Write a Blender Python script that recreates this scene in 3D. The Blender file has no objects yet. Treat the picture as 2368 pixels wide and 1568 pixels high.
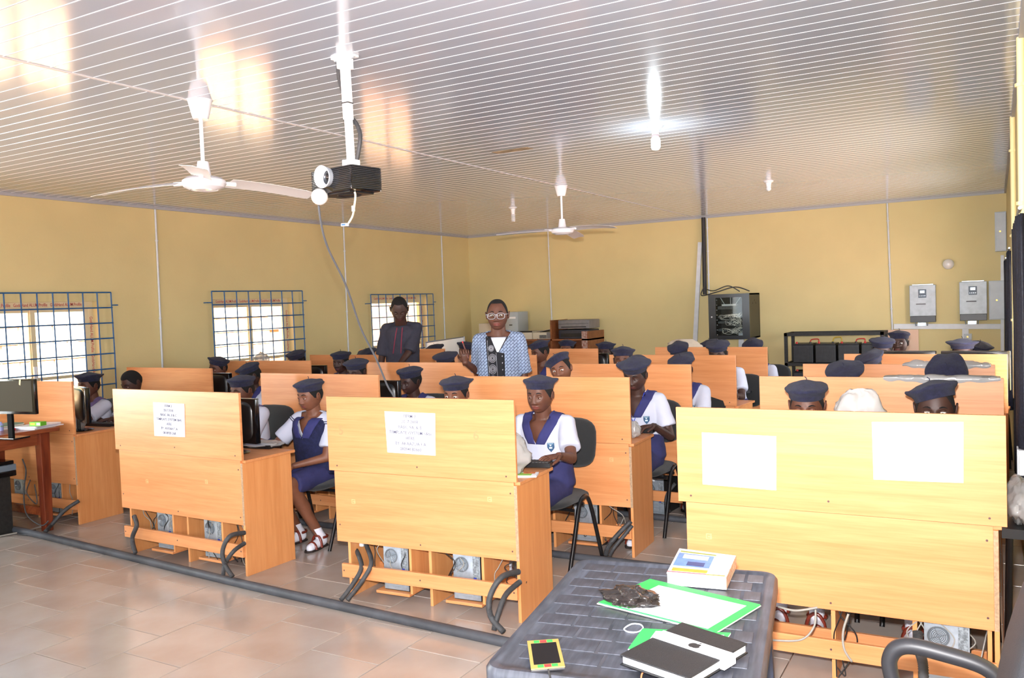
import bpy, bmesh, math, random
from mathutils import Vector, Matrix, noise
from mathutils.bvhtree import BVHTree
random.seed(7)
PI = math.pi
C = bpy.context.scene.collection
SC = bpy.context.scene
V = Vector

# ------------------------------------------------------------------ camera (lens solved from the desk and ceiling edges)
F_PX, CAMH = 1958.342, 1.686
YAW, PITCH, ROLL = math.radians(-29.788), math.radians(-2.323), math.radians(-2.094)
FW = V((math.sin(YAW)*math.cos(PITCH), math.cos(YAW)*math.cos(PITCH), math.sin(PITCH)))
_rt = V((math.cos(YAW), -math.sin(YAW), 0)); _up = _rt.cross(FW)
RT = _rt*math.cos(ROLL) + _up*math.sin(ROLL); UP = -_rt*math.sin(ROLL) + _up*math.cos(ROLL)
CAM = V((0, 0, CAMH))
cd = bpy.data.cameras.new('camera'); cam = bpy.data.objects.new('camera', cd); C.objects.link(cam)
cd.sensor_width = 36; cd.lens = F_PX*36/2368; cd.clip_start = 0.05
cam.matrix_world = Matrix(((RT.x, UP.x, -FW.x, 0), (RT.y, UP.y, -FW.y, 0), (RT.z, UP.z, -FW.z, CAMH), (0, 0, 0, 1)))
SC.camera = cam
def ray(u, v): return FW + RT*((u-1184)/F_PX) + UP*((784-v)/F_PX)
def at_y(u, v, Y): d = ray(u, v); return CAM + d*(Y/d.y)
def at_x(u, v, X): d = ray(u, v); return CAM + d*(X/d.x)
def at_z(u, v, Z): d = ray(u, v); return CAM + d*((Z-CAMH)/d.z)

# ------------------------------------------------------------------ world, sun, flash, exposure
SC.view_settings.view_transform = 'Standard'; SC.view_settings.look = 'None'
SC.view_settings.gamma = 1; SC.view_settings.use_curve_mapping = False
SC.view_settings.exposure = 0.2
w = bpy.data.worlds.new('sky'); SC.world = w; w.use_nodes = True
nt = w.node_tree; nt.nodes.clear()
sky = nt.nodes.new('ShaderNodeTexSky'); sky.sky_type = 'HOSEK_WILKIE'; sky.turbidity = 5; sky.ground_albedo = 0.4
sky.sun_direction = V((0.5, -0.2, 0.85)).normalized()
bg = nt.nodes.new('ShaderNodeBackground'); bg.inputs['Strength'].default_value = 9.0
wo = nt.nodes.new('ShaderNodeOutputWorld')
nt.links.new(sky.outputs[0], bg.inputs[0]); nt.links.new(bg.outputs[0], wo.inputs[0])
def light(name, kind, loc, energy, color=(1, 1, 1), direction=None, **kw):
    l = bpy.data.lights.new(name, kind); l.energy = energy; l.color = color
    for k, x in kw.items(): setattr(l, k, x)
    o = bpy.data.objects.new(name, l); C.objects.link(o); o.location = loc
    if direction: o.rotation_euler = V(direction).to_track_quat('-Z', 'Y').to_euler()
    return o
light('sun', 'SUN', (0, 0, 20), 62.0, (1.0, 0.94, 0.85), (-0.42, 0.15, -1), angle=0.01)
light('camera_flash', 'AREA', (-0.03, 0.03, CAMH+0.14), 120, (1.0, 0.98, 0.99), (-0.36, 0.93, 0.0), shape='DISK', size=0.07, spread=math.radians(105))
# daylight entering by the doorway and the windows behind the photographer
light('doorway_daylight', 'AREA', (0.8, -1.90, 1.35), 70, (0.84, 0.92, 1.0), (0, 1, 0.05), shape='RECTANGLE', size=1.3, size_y=2.2)
light('window_daylight_1', 'AREA', (-5.6, -1.95, 1.45), 85, (0.84, 0.92, 1.0), (0, 1, 0.05), shape='RECTANGLE', size=2.6, size_y=1.2)
light('window_daylight_2', 'AREA', (-2.2, -1.95, 1.45), 100, (0.84, 0.92, 1.0), (0, 1, 0.05), shape='RECTANGLE', size=2.0, size_y=1.2)

light('window_daylight_3', 'AREA', (-8.15, 1.96, 1.34), 250, (0.96, 0.98, 1.0), (1, 0.1, 0.1), shape='RECTANGLE', size=1.25, size_y=1.0)
light('window_daylight_4', 'AREA', (0.46, 7.35, 1.40), 55, (0.92, 0.96, 1.0), (-1, 0.1, -0.1), shape='RECTANGLE', size=1.3, size_y=1.1)  # added fill behind an unseen right-wall opening, brightens the far end
light('window_daylight_5', 'AREA', (0.46, 10.1, 1.40), 42, (0.92, 0.96, 1.0), (-1, 0.1, -0.1), shape='RECTANGLE', size=1.3, size_y=1.1)  # second added fill lamp, for the far wall

# ------------------------------------------------------------------ materials
def lin(c):
    f = lambda x: x/12.92 if x <= 0.04045 else ((x+0.055)/1.055)**2.4
    return tuple(f(x/255) for x in c) + (1.0,)
MATS = {}
def mat(name, rgb, rough=0.5, metal=0.0, spec=0.5, emit=None, es=1.0, coat=0.0, trans=0.0, alpha=1.0, var=0.0, scale=8.0, bump=0.0, bscale=60.0, sheen=0.0, sss=0.0, stretch=(1, 1, 1), rgb2=None):
    if name in MATS: return MATS[name]
    m = bpy.data.materials.new(name); m.use_nodes = True; MATS[name] = m
    n, L = m.node_tree.nodes, m.node_tree.links
    b = n['Principled BSDF']; I = b.inputs
    I['Base Color'].default_value = lin(rgb); I['Roughness'].default_value = rough; I['Metallic'].default_value = metal
    I['Specular IOR Level'].default_value = spec
    if coat: I['Coat Weight'].default_value = coat; I['Coat Roughness'].default_value = 0.12
    if trans: I['Transmission Weight'].default_value = trans
    if alpha < 1: I['Alpha'].default_value = alpha
    if sheen: I['Sheen Weight'].default_value = sheen
    if emit: I['Emission Color'].default_value = lin(emit); I['Emission Strength'].default_value = es
    if var or bump:
        tc = n.new('ShaderNodeTexCoord'); mp = n.new('ShaderNodeMapping'); mp.inputs['Scale'].default_value = stretch
        L.new(tc.outputs['Object'], mp.inputs[0])
        if var:
            nz = n.new('ShaderNodeTexNoise'); nz.inputs['Scale'].default_value = scale; nz.inputs['Detail'].default_value = 5
            L.new(mp.outputs[0], nz.inputs['Vector'])
            mx = n.new('ShaderNodeMix'); mx.data_type = 'RGBA'
            c = lin(rgb); c2 = lin(rgb2) if rgb2 else tuple(max(0, x*(1-var)) for x in c[:3])+(1,)
            mx.inputs[6].default_value = tuple(min(1, x*(1+var*0.5)) for x in c[:3])+(1,); mx.inputs[7].default_value = c2
            cr = n.new('ShaderNodeMapRange'); cr.inputs[1].default_value = 0.35; cr.inputs[2].default_value = 0.65
            L.new(nz.outputs[0], cr.inputs[0]); L.new(cr.outputs[0], mx.inputs[0]); L.new(mx.outputs[2], I['Base Color'])
        if bump:
            nb = n.new('ShaderNodeTexNoise'); nb.inputs['Scale'].default_value = bscale; nb.inputs['Detail'].default_value = 3
            L.new(mp.outputs[0], nb.inputs['Vector'])
            bp = n.new('ShaderNodeBump'); bp.inputs['Strength'].default_value = bump; bp.inputs['Distance'].default_value = 0.01
            L.new(nb.outputs[0], bp.inputs['Height']); L.new(bp.outputs[0], I['Normal'])
    return m
def wood(name, c1, c2, stretch, rough=0.38, k=1.0, wave=True):
    m = bpy.data.materials.new(name); m.use_nodes = True; n, L = m.node_tree.nodes, m.node_tree.links
    b = n['Principled BSDF']; b.inputs['Roughness'].default_value = rough
    tc = n.new('ShaderNodeTexCoord'); mp = n.new('ShaderNodeMapping'); mp.inputs['Scale'].default_value = stretch
    oi = n.new('ShaderNodeObjectInfo'); ad = n.new('ShaderNodeVectorMath'); ad.operation = 'ADD'
    ml = n.new('ShaderNodeMath'); ml.operation = 'MULTIPLY'; ml.inputs[1].default_value = 31.0
    L.new(oi.outputs['Random'], ml.inputs[0]); L.new(tc.outputs['Object'], ad.inputs[0]); L.new(ml.outputs[0], ad.inputs[1]); L.new(ad.outputs[0], mp.inputs[0])
    nz = n.new('ShaderNodeTexNoise'); nz.inputs['Scale'].default_value = 1.0; nz.inputs['Detail'].default_value = 6; nz.inputs['Distortion'].default_value = 0.6
    n2 = n.new('ShaderNodeTexNoise'); n2.inputs['Scale'].default_value = 5.0; n2.inputs['Detail'].default_value = 3
    L.new(mp.outputs[0], nz.inputs['Vector']); L.new(mp.outputs[0], n2.inputs['Vector'])
    r = n.new('ShaderNodeValToRGB'); r.color_ramp.elements[0].position = 0.36; r.color_ramp.elements[0].color = lin(c2)
    r.color_ramp.elements[1].position = 0.62; r.color_ramp.elements[1].color = lin(c1)
    a = n.new('ShaderNodeMath'); a.operation = 'MULTIPLY_ADD'; a.inputs[1].default_value = 0.35; L.new(n2.outputs[0], a.inputs[0])
    s = n.new('ShaderNodeMath'); s.operation = 'MULTIPLY'; s.inputs[1].default_value = 0.65; L.new(nz.outputs[0], s.inputs[0]); L.new(s.outputs[0], a.inputs[2])
    L.new(a.outputs[0], r.inputs[0]); L.new(r.outputs[0], b.inputs['Base Color'])
    MATS[name] = m; return m
W_H = wood('wood_horizontal', (222, 153, 100), (208, 135, 82), (1.2, 20, 26))
W_V = wood('wood_vertical', (226, 158, 100), (214, 142, 84), (20, 22, 1.2))
W_E = mat('wood_edge', (205, 160, 100), 0.6, var=0.15, scale=30)
RAW = mat('raw_chipboard', (176, 146, 116), 0.85, var=0.25, scale=90)
WALLM = mat('ochre_wall_paint', (216, 199, 144), 0.6, var=0.05, scale=1.4, bump=0.08, bscale=35)
WHITE = mat('white_plastic', (236, 236, 238), 0.35)
PVC = mat('trunking_pvc', (214, 218, 224), 0.45, var=0.06, scale=12)
BLK = mat('black_plastic', (22, 22, 24), 0.35)
BLKG = mat('black_gloss', (14, 14, 16), 0.14, coat=0.4)
BLKM = mat('black_metal', (18, 18, 20), 0.3, coat=0.3)
GREYM = mat('galvanised_metal', (178, 188, 198), 0.35, metal=0.55, var=0.2, scale=22)
DARKB = mat('dusty_black_case', (34, 33, 32), 0.6, var=0.4, scale=40)
HOSEM = mat('grey_conduit_rubber', (64, 64, 66), 0.6, var=0.25, scale=30)
CABLE = mat('black_cable', (26, 26, 28), 0.5)
CABLEG = mat('grey_cable', (150, 146, 138), 0.5)
FABB = mat('black_chair_fabric', (34, 35, 36), 0.95, bump=0.5, bscale=500, sheen=0.2)
NAVY = mat('navy_felt', (35, 36, 62), 0.95, var=0.3, scale=60, bump=0.5, bscale=260, sheen=0.08)
NAVYC = mat('navy_collar_cotton', (48, 50, 106), 0.85, var=0.12, scale=25, bump=0.2, bscale=60)
NAVYF = mat('faded_purple_collar', (112, 96, 142), 0.85, var=0.12, scale=25)
NAVYS = mat('navy_skirt_cotton', (46, 47, 94), 0.85, var=0.15, scale=14, bump=0.4, bscale=22)
NAVYK = mat('dark_navy_knit', (30, 34, 72), 0.95, var=0.3, scale=50, bump=0.6, bscale=180)
SHIRT = mat('white_cotton_shirt', (204, 208, 226), 0.8, var=0.04, scale=6, bump=0.25, bscale=14)
SKIN = mat('dark_brown_skin', (98, 60, 44), 0.53, var=0.12, scale=18, bump=0.08, bscale=180)
SKIN2 = mat('deep_brown_skin', (68, 43, 35), 0.53, var=0.12, scale=18, bump=0.08, bscale=180)
SKIN3 = mat('brown_skin', (122, 76, 54), 0.53, var=0.12, scale=18, bump=0.08, bscale=180)
LIP = mat('lips', (120, 66, 58), 0.4); LIPD = mat('lips_dark', (92, 52, 48), 0.4)
HAIR = mat('short_black_hair', (20, 17, 16), 0.9, var=0.3, scale=300, bump=0.6, bscale=400)
EYEW = mat('eye_white', (214, 204, 196), 0.3); IRIS = mat('dark_iris', (24, 14, 10), 0.15)
SOCK = mat('white_sock', (232, 232, 242), 0.9, bump=0.3, bscale=200)
SANDAL = mat('brown_sandal_leather', (120, 42, 26), 0.3, coat=0.3, var=0.2, scale=40)
SOLE = mat('dark_shoe_sole', (40, 28, 24), 0.7)
PAPER = mat('white_paper', (238, 240, 248), 0.8)
INK = mat('grey_ink', (92, 90, 114), 0.8); INKR = mat('red_pencil', (224, 140, 96), 0.8)
BAGM = mat('frosted_plastic_cover', (176, 174, 172), 0.22, trans=0.0, alpha=0.78, bump=0.6, bscale=14)
GRILLM = mat('blue_grille_paint', (44, 98, 150), 0.45, var=0.25, scale=20)
ALUM = mat('window_frame_cream', (222, 206, 166), 0.4)
REDT = mat('red_print', (188, 60, 70), 0.7)
MAHOG = wood('mahogany_stain', (134, 62, 34), (92, 36, 22), (18, 18, 1.6), 0.3)
MAHOGH = wood('mahogany_top', (150, 78, 44), (112, 52, 30), (12, 1.6, 12), 0.25)
SHELFW = wood('brown_shelf_wood', (150, 90, 52), (120, 66, 38), (2, 16, 16), 0.4)
def glass_mat():
    m = bpy.data.materials.new('window_glass'); m.use_nodes = True; n, L = m.node_tree.nodes, m.node_tree.links
    n.clear(); o = n.new('ShaderNodeOutputMaterial'); t = n.new('ShaderNodeBsdfTransparent'); g = n.new('ShaderNodeBsdfGlossy')
    g.inputs['Roughness'].default_value = 0.03; x = n.new('ShaderNodeMixShader'); x.inputs[0].default_value = 0.06
    t.inputs[0].default_value = (0.94, 0.97, 0.96, 1)
    L.new(t.outputs[0], x.inputs[1]); L.new(g.outputs[0], x.inputs[2]); L.new(x.outputs[0], o.inputs[0]); return m
GLASS = glass_mat()
def fabric_weave():
    m = bpy.data.materials.new('blue_interlocking_print'); m.use_nodes = True; n, L = m.node_tree.nodes, m.node_tree.links
    b = n['Principled BSDF']; b.inputs['Roughness'].default_value = 0.85
    tc = n.new('ShaderNodeTexCoord'); mp = n.new('ShaderNodeMapping'); mp.inputs['Rotation'].default_value = (PI/2, 0, 0)
    mp.inputs['Scale'].default_value = (1, 1, 1)
    L.new(tc.outputs['Object'], mp.inputs[0])
    nz = n.new('ShaderNodeTexNoise'); nz.inputs['Scale'].default_value = 12
    rot = n.new('ShaderNodeMapping'); rot.inputs['Rotation'].default_value = (0, 0, PI/4); L.new(mp.outputs[0], rot.inputs[0])
    br = n.new('ShaderNodeTexBrick'); br.inputs['Scale'].default_value = 26; br.inputs['Mortar Size'].default_value = 0.045
    br.inputs['Brick Width'].default_value = 1.0; br.inputs['Row Height'].default_value = 0.5
    br.inputs['Color1'].default_value = lin((140, 156, 184)); br.inputs['Color2'].default_value = lin((150, 166, 192)); br.inputs['Mortar'].default_value = lin((34, 40, 70))
    L.new(rot.outputs[0], br.inputs['Vector']); L.new(br.outputs[0], b.inputs['Base Color']); return m
WEAVE = fabric_weave()
KAFT = mat('charcoal_kaftan', (52, 50, 62), 0.9, var=0.15, scale=20, bump=0.4, bscale=16)
TROUS = mat('dark_trousers', (36, 36, 44), 0.9, bump=0.3, bscale=20)
REDE = mat('red_embroidery', (120, 34, 56), 0.8)
BLACKE = mat('black_embroidered_panel', (22, 22, 28), 0.85, bump=0.3, bscale=120)
SILV = mat('grey_embroidery', (176, 176, 184), 0.7)

# ------------------------------------------------------------------ mesh helpers
class MB:
    def __init__(s): s.v = []; s.f = []; s.m = []; s.cur = 0; s.X = Matrix.Identity(4)
    def add(s, vs, fs):
        k = len(s.v); s.v += [s.X @ V(p) for p in vs]; s.f += [tuple(i+k for i in f) for f in fs]; s.m += [s.cur]*len(fs); return s
    def box(s, x0, x1, y0, y1, z0, z1, c=0.0):
        if c <= 0:
            return s.add([(x0,y0,z0),(x1,y0,z0),(x1,y1,z0),(x0,y1,z0),(x0,y0,z1),(x1,y0,z1),(x1,y1,z1),(x0,y1,z1)],
                  [(0,3,2,1),(4,5,6,7),(0,1,5,4),(1,2,6,5),(2,3,7,6),(3,0,4,7)])
        bm = bmesh.new(); bmesh.ops.create_cube(bm, size=1)
        for q in bm.verts: q.co = V(((x0+x1)/2+q.co.x*(x1-x0), (y0+y1)/2+q.co.y*(y1-y0), (z0+z1)/2+q.co.z*(z1-z0)))
        bmesh.ops.bevel(bm, geom=list(bm.edges), offset=c, segments=2, affect='EDGES', profile=0.6)
        bm.verts.index_update(); s.add([q.co.copy() for q in bm.verts], [tuple(q.index for q in f.verts) for f in bm.faces]); bm.free(); return s
    def loft(s, rings, caps=True, closed=True):
        n = len(rings[0]); vs = [p for r in rings for p in r]; fs = []
        for i in range(len(rings)-1):
            for j in range(n if closed else n-1):
                a = i*n+j; b = i*n+(j+1) % n; fs.append((a, b, b+n, a+n))
        if caps: fs += [tuple(range(n))[::-1], tuple(range((len(rings)-1)*n, len(rings)*n))]
        return s.add(vs, fs)
    def frame(s, d):
        d = V(d).normalized(); a = V((0, 0, 1)) if abs(d.z) < 0.9 else V((1, 0, 0)); x = d.cross(a).normalized(); return x, d.cross(x)
    def cyl(s, p0, p1, r0, r1=None, n=16, caps=True):
        r1 = r0 if r1 is None else r1; p0, p1 = V(p0), V(p1); x, y = s.frame(p1-p0)
        return s.loft([[p+(x*math.cos(2*PI*i/n)+y*math.sin(2*PI*i/n))*r for i in range(n)] for p, r in ((p0, r0), (p1, r1))], caps)
    def tube(s, pts, r, n=8, caps=True, rs=None):
        pts = [V(p) for p in pts]; rings = []; prev = None
        for i, p in enumerate(pts):
            d = (pts[min(i+1, len(pts)-1)]-pts[max(i-1, 0)])
            if d.length < 1e-9: d = V((0, 0, 1))
            d.normalize()
            if prev is None: x, y = s.frame(d)
            else:
                x = (prev - d*prev.dot(d))
                x = x.normalized() if x.length > 1e-6 else s.frame(d)[0]
                y = d.cross(x)
            prev = x; q = rs[i] if rs else r
            rings.append([p+(x*math.cos(2*PI*k/n)+y*math.sin(2*PI*k/n))*q for k in range(n)])
        return s.loft(rings, caps)
    def cap(s, p0, p1, r0, r1=None, n=12):
        r1 = r0 if r1 is None else r1; p0, p1 = V(p0), V(p1); d = (p1-p0)
        d = d.normalized() if d.length > 1e-9 else V((0, 0, 1))
        pts, rs = [], []
        for a in (-88, -60, -30, 0): pts.append(p0+d*r0*math.sin(math.radians(a))); rs.append(r0*math.cos(math.radians(a)))
        for a in (0, 30, 60, 88): pts.append(p1+d*r1*math.sin(math.radians(a))); rs.append(r1*math.cos(math.radians(a)))
        x, y = s.frame(d)
        return s.loft([[p+(x*math.cos(2*PI*k/n)+y*math.sin(2*PI*k/n))*r for k in range(n)] for p, r in zip(pts, rs)])
    def ell(s, c, rx, ry, rz, nu=16, nv=10, rot=None, z0=-90, z1=90):
        c = V(c); R = rot or Matrix.Identity(3); rings = []
        for j in range(nv+1):
            t = math.radians(max(z0, -89.5)+(min(z1, 89.5)-max(z0, -89.5))*j/nv)
            rings.append([c+R @ V((rx*math.cos(t)*math.cos(2*PI*i/nu), ry*math.cos(t)*math.sin(2*PI*i/nu), rz*math.sin(t))) for i in range(nu)])
        return s.loft(rings)
    def lathe(s, prof, c=(0, 0, 0), n=28, sx=1, sy=1, axis=None, caps=False):
        c = V(c); R = V((0, 0, 1)).rotation_difference(V(axis)).to_matrix() if axis else Matrix.Identity(3)
        return s.loft([[c+R @ V((r*sx*math.cos(2*PI*i/n), r*sy*math.sin(2*PI*i/n), z)) for i in range(n)] for r, z in prof], caps)
    def build(s, name, m, parent=None, smooth=None, bevel=0, solid=0, loc=None):
        me = bpy.data.meshes.new(name); me.from_pydata([tuple(p) for p in s.v], [], s.f)
        for x in (m if isinstance(m, (list, tuple)) else [m]): me.materials.append(x)
        if len(me.materials) > 1: me.polygons.foreach_set('material_index', s.m)
        if smooth is not None:
            me.polygons.foreach_set('use_smooth', [True]*len(me.polygons))
            if smooth < 179:
                me.set_sharp_from_angle(angle=math.radians(smooth))
        me.update()
        return link(name, me, parent, bevel, solid, loc)
def link(name, me, parent=None, bevel=0, solid=0, loc=None):
    o = bpy.data.objects.new(name, me); C.objects.link(o); o.parent = parent
    if loc is not None: o.location = loc
    if bevel: q = o.modifiers.new('bevel', 'BEVEL'); q.width = bevel; q.segments = 2; q.limit_method = 'ANGLE'
    if solid: q = o.modifiers.new('solid', 'SOLIDIFY'); q.thickness = solid; q.offset = 0
    return o
def tag(o, label, cat=None, group=None, kind=None):
    if label: o['label'] = label
    if cat: o['category'] = cat
    if group: o['group'] = group
    if kind: o['kind'] = kind
    return o
def thing(name, label, cat, loc=(0, 0, 0), rz=0, group=None):
    o = bpy.data.objects.new(name, None); C.objects.link(o); o.location = loc; o.rotation_euler = (0, 0, rz); o.empty_display_size = 0.1
    return tag(o, label, cat, group)
def dup(root, loc=None, rz=None, label=None, group=None):
    def cp(o, par):
        c = o.copy(); C.objects.link(c); c.parent = par
        for ch in o.children: cp(ch, c)
        return c
    r = cp(root, None)
    if loc is not None: r.location = loc
    if rz is not None: r.rotation_euler = (0, 0, rz)
    if label: r['label'] = label
    if group: r['group'] = group
    return r
def box(name, x0, x1, y0, y1, z0, z1, m, parent=None, bevel=0.0): return MB().box(x0, x1, y0, y1, z0, z1).build(name, m, parent, bevel=bevel)
def spl(pts, n=8):
    pts = [V(p) for p in pts]; out = []
    for i in range(len(pts)-1):
        p0, p1, p2, p3 = pts[max(i-1, 0)], pts[i], pts[i+1], pts[min(i+2, len(pts)-1)]
        for k in range(n):
            t = k/n; out.append(0.5*((2*p1)+(p2-p0)*t+(2*p0-5*p1+4*p2-p3)*t*t+(3*p1-p0-3*p2+p3)*t**3))
    return out+[pts[-1]]
def text(name, body, size, m, parent, M, align='CENTER', ext=0.0004, width=1.0):
    cu = bpy.data.curves.new(name, 'FONT'); cu.body = body; cu.size = size; cu.align_x = align; cu.extrude = ext; cu.resolution_u = 3; cu.offset = size*0.003
    me = evaluated_mesh(bpy.data.objects.new(name, cu))
    me.transform(Matrix.Diagonal((width, 1, 1, 1))); me.materials.clear(); me.materials.append(m)
    o = link(name, me, parent); o.matrix_local = M; return o
TS = bpy.data.scenes.new('workbench')
def evaluated_mesh(o):      # evaluate one object in a small scene of its own (fast)
    TS.collection.objects.link(o); TS.view_layers[0].update(); dg = TS.view_layers[0].depsgraph
    me = bpy.data.meshes.new_from_object(o.evaluated_get(dg)); bpy.data.objects.remove(o); return me
FRONT = Matrix.Rotation(PI/2, 4, 'X')     # text in XZ plane read from -Y
def struct(o, label=None): o['kind'] = 'structure'; return tag(o, label)

# ------------------------------------------------------------------ room shell
XL, YF, ZC = -7.886, 12.38, 2.884
YN = -2.05; XR = 0.13; XR2 = 1.6; YS = 2.9
# floor: tiles 43 cm in running bond, long joints towards the far wall
fl = struct(box('floor', XL-0.1, XR2+0.1, YN-0.1, YF+0.1, -0.12, -0.012, mat('grout', (176, 118, 86), 0.9)), None)
TILE = mat('beige_floor_tile', (178, 170, 162), 0.20, var=0.06, scale=2.2, rgb2=(168, 154, 144), coat=0.2)
tb = MB().box(-0.2125, 0.2125, -0.2125, 0.2125, -0.012, 0.0, 0.0025).build('tile', TILE, fl); tme = tb.data; bpy.data.objects.remove(tb)
rest = MB(); cand = []
for i in range(-11, 17):
    x = -4.285+0.43*i-0.215
    off = (2.66 if i % 2 == 0 else 2.455)
    for j in range(-13, 24):
        y = off+0.215+0.43*j
        x0, x1 = max(x-0.2125, XL), min(x+0.2125, XR2); y0, y1 = max(y-0.2125, YN), min(y+0.2125, YF)
        if x1-x0 < 0.03 or y1-y0 < 0.03: continue
        whole = (x1-x0) > 0.42 and (y1-y0) > 0.42
        d = V((x, y, -CAMH)); z = d.dot(FW); u = 1184+F_PX*d.dot(RT)/z if z > 0.3 else -9999; vv = 784-F_PX*d.dot(UP)/z if z > 0.3 else 99999
        vis = -150 < u < 2500 and vv < 1750
        cand.append((0 if vis and whole else 1, (x*x+y*y), x, y, x0, x1, y0, y1))
cand.sort()
for k, (a, _, x, y, x0, x1, y0, y1) in enumerate(cand):
    if k < 290 and a == 0:
        o = link('tile', tme, fl, loc=(x, y, random.uniform(-0.0006, 0.0006)))
    else: rest.box(x0, x1, y0, y1, -0.012, 0.0)
rs_ = rest.build('tiles_beyond', TILE, fl); rs_['kind'] = 'stuff'

# far wall, right wall, near wall, left wall with four barred windows
WIN = [(1.30, 2.62), (4.12, 5.37), (6.83, 8.10), (9.70, 11.08)]; WZ0, WZ1 = 0.80, 1.875
m_ = MB(); m_.box(XL-0.2, XR2+0.2, YF, YF+0.2, -0.1, ZC+0.3); struct(m_.build('wall_far', WALLM))
m_ = MB(); yy = YS+0.2
for a, b in ((6.65, 8.05), (9.4, 10.8)):  # unseen openings added so fill light reaches the far wall
    m_.box(XR, XR+0.3, yy, a, -0.1, ZC+0.3); m_.box(XR, XR+0.3, a, b, -0.1, 0.85); m_.box(XR, XR+0.3, a, b, 1.95, ZC+0.3); yy = b
m_.box(XR, XR+0.3, yy, YF, -0.1, ZC+0.3); m_.box(XR2, XR2+0.2, YN, YS, -0.1, ZC+0.3); m_.box(XR, XR2+0.2, YS, YS+0.2, -0.1, ZC+0.3)
struct(m_.build('wall_right', WALLM))
m_ = MB()
segs = [(-6.9, -4.3), (-3.2, -1.2), (0.15, 1.45)]; xx = XL-0.2
for a, b in segs:
    z0 = 0.0 if a > 0 else 0.85
    m_.box(xx, a, YN-0.2, YN, -0.1, ZC+0.3); m_.box(a, b, YN-0.2, YN, (2.4 if a > 0 else 2.05), ZC+0.3)
    if z0: m_.box(a, b, YN-0.2, YN, -0.1, z0)
    xx = b
m_.box(xx, XR2+0.2, YN-0.2, YN, -0.1, ZC+0.3); struct(m_.build('wall_near', WALLM))
m_ = MB(); yy = YN-0.2
for a, b in WIN:
    m_.box(XL-0.2, XL, yy, a, -0.1, ZC+0.3); m_.box(XL-0.2, XL, a, b, -0.1, WZ0); m_.box(XL-0.2, XL, a, b, WZ1, ZC+0.3); yy = b
m_.box(XL-0.2, XL, yy, YF, -0.1, ZC+0.3); struct(m_.build('wall_left', WALLM))

# ceiling: glossy PVC planks 22 cm wide with a centre groove, running along X, joined at XJ
XJ = -3.87
CEILR = mat('white_plank_rib', (230, 232, 240), 0.3)  # flash glint along the plank grooves, put into a lighter rib colour
CEIL = mat('glossy_pvc_ceiling', (170, 177, 190), 0.14, spec=0.6, coat=0.35)
cl = struct(box('ceiling', XL-0.1, XR2+0.1, YN-0.1, YF+0.1, ZC+0.02, ZC+0.14, mat('roof_board', (90, 84, 80), 0.9)))
def strip_mesh(L_):
    m = MB(); prof = [(0, 0.016), (0.0, 0.004), (0.006, 0.0), (0.050, 0.0), (0.052, 0.0055), (0.056, 0.0055), (0.058, 0.0), (0.104, 0.0), (0.1075, 0.004), (0.1075, 0.016)]
    prof = [(0, 0.014), (0.0, 0.002), (0.0015, 0.0), (0.102, 0), (0.1035, -0.0012), (0.106, -0.0012), (0.1075, 0.0), (0.109, 0.002), (0.109, 0.014)]
    m.loft([[V((x, a, b)) for a, b in prof] for x in (0, L_)]); m.m[3] = m.m[4] = m.m[5] = 1; return m
for nm, x0, x1 in (('a', XL, XJ-0.004), ('b', XJ+0.004, XR2)):
    sm = None; y = YN
    while y < YF-0.02:
        xe = x1 if (nm == 'a' or y < YS) else XR
        if sm is None or abs(xe-sm[0]) > 0.01:
            o = strip_mesh(xe-x0).build('ceiling_plank', [CEIL, CEILR], cl); sm = (xe, o.data)
        else: o = link('ceiling_plank', sm[1], cl)
        o.location = (x0, y, ZC); y += 0.11
GREYT = mat('cornice_plastic', (170, 172, 178), 0.5)
jt = MB().box(XJ-0.010, XJ+0.010, YN, YF, ZC-0.004, ZC+0.003).build('joint_strip', mat('ceiling_joint', (206, 202, 204), 0.4), cl)
tr = MB().box(XL, XL+0.022, YN, YF, ZC-0.028, ZC); tr.box(XL, XL+0.035, YN, YF, ZC-0.006, ZC); struct(tr.build('trim_1', GREYT), 'grey plastic cornice strip along the left wall')
tr = MB().box(XL, XR, YF-0.022, YF, ZC-0.028, ZC); tr.box(XL, XR, YF-0.035, YF, ZC-0.006, ZC); struct(tr.build('trim_2', GREYT), 'grey plastic cornice strip along the far wall')
tr = MB().box(XR-0.022, XR, YS, YF, ZC-0.028, ZC); struct(tr.build('trim_3', GREYT), 'grey plastic cornice strip along the right wall')

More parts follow.
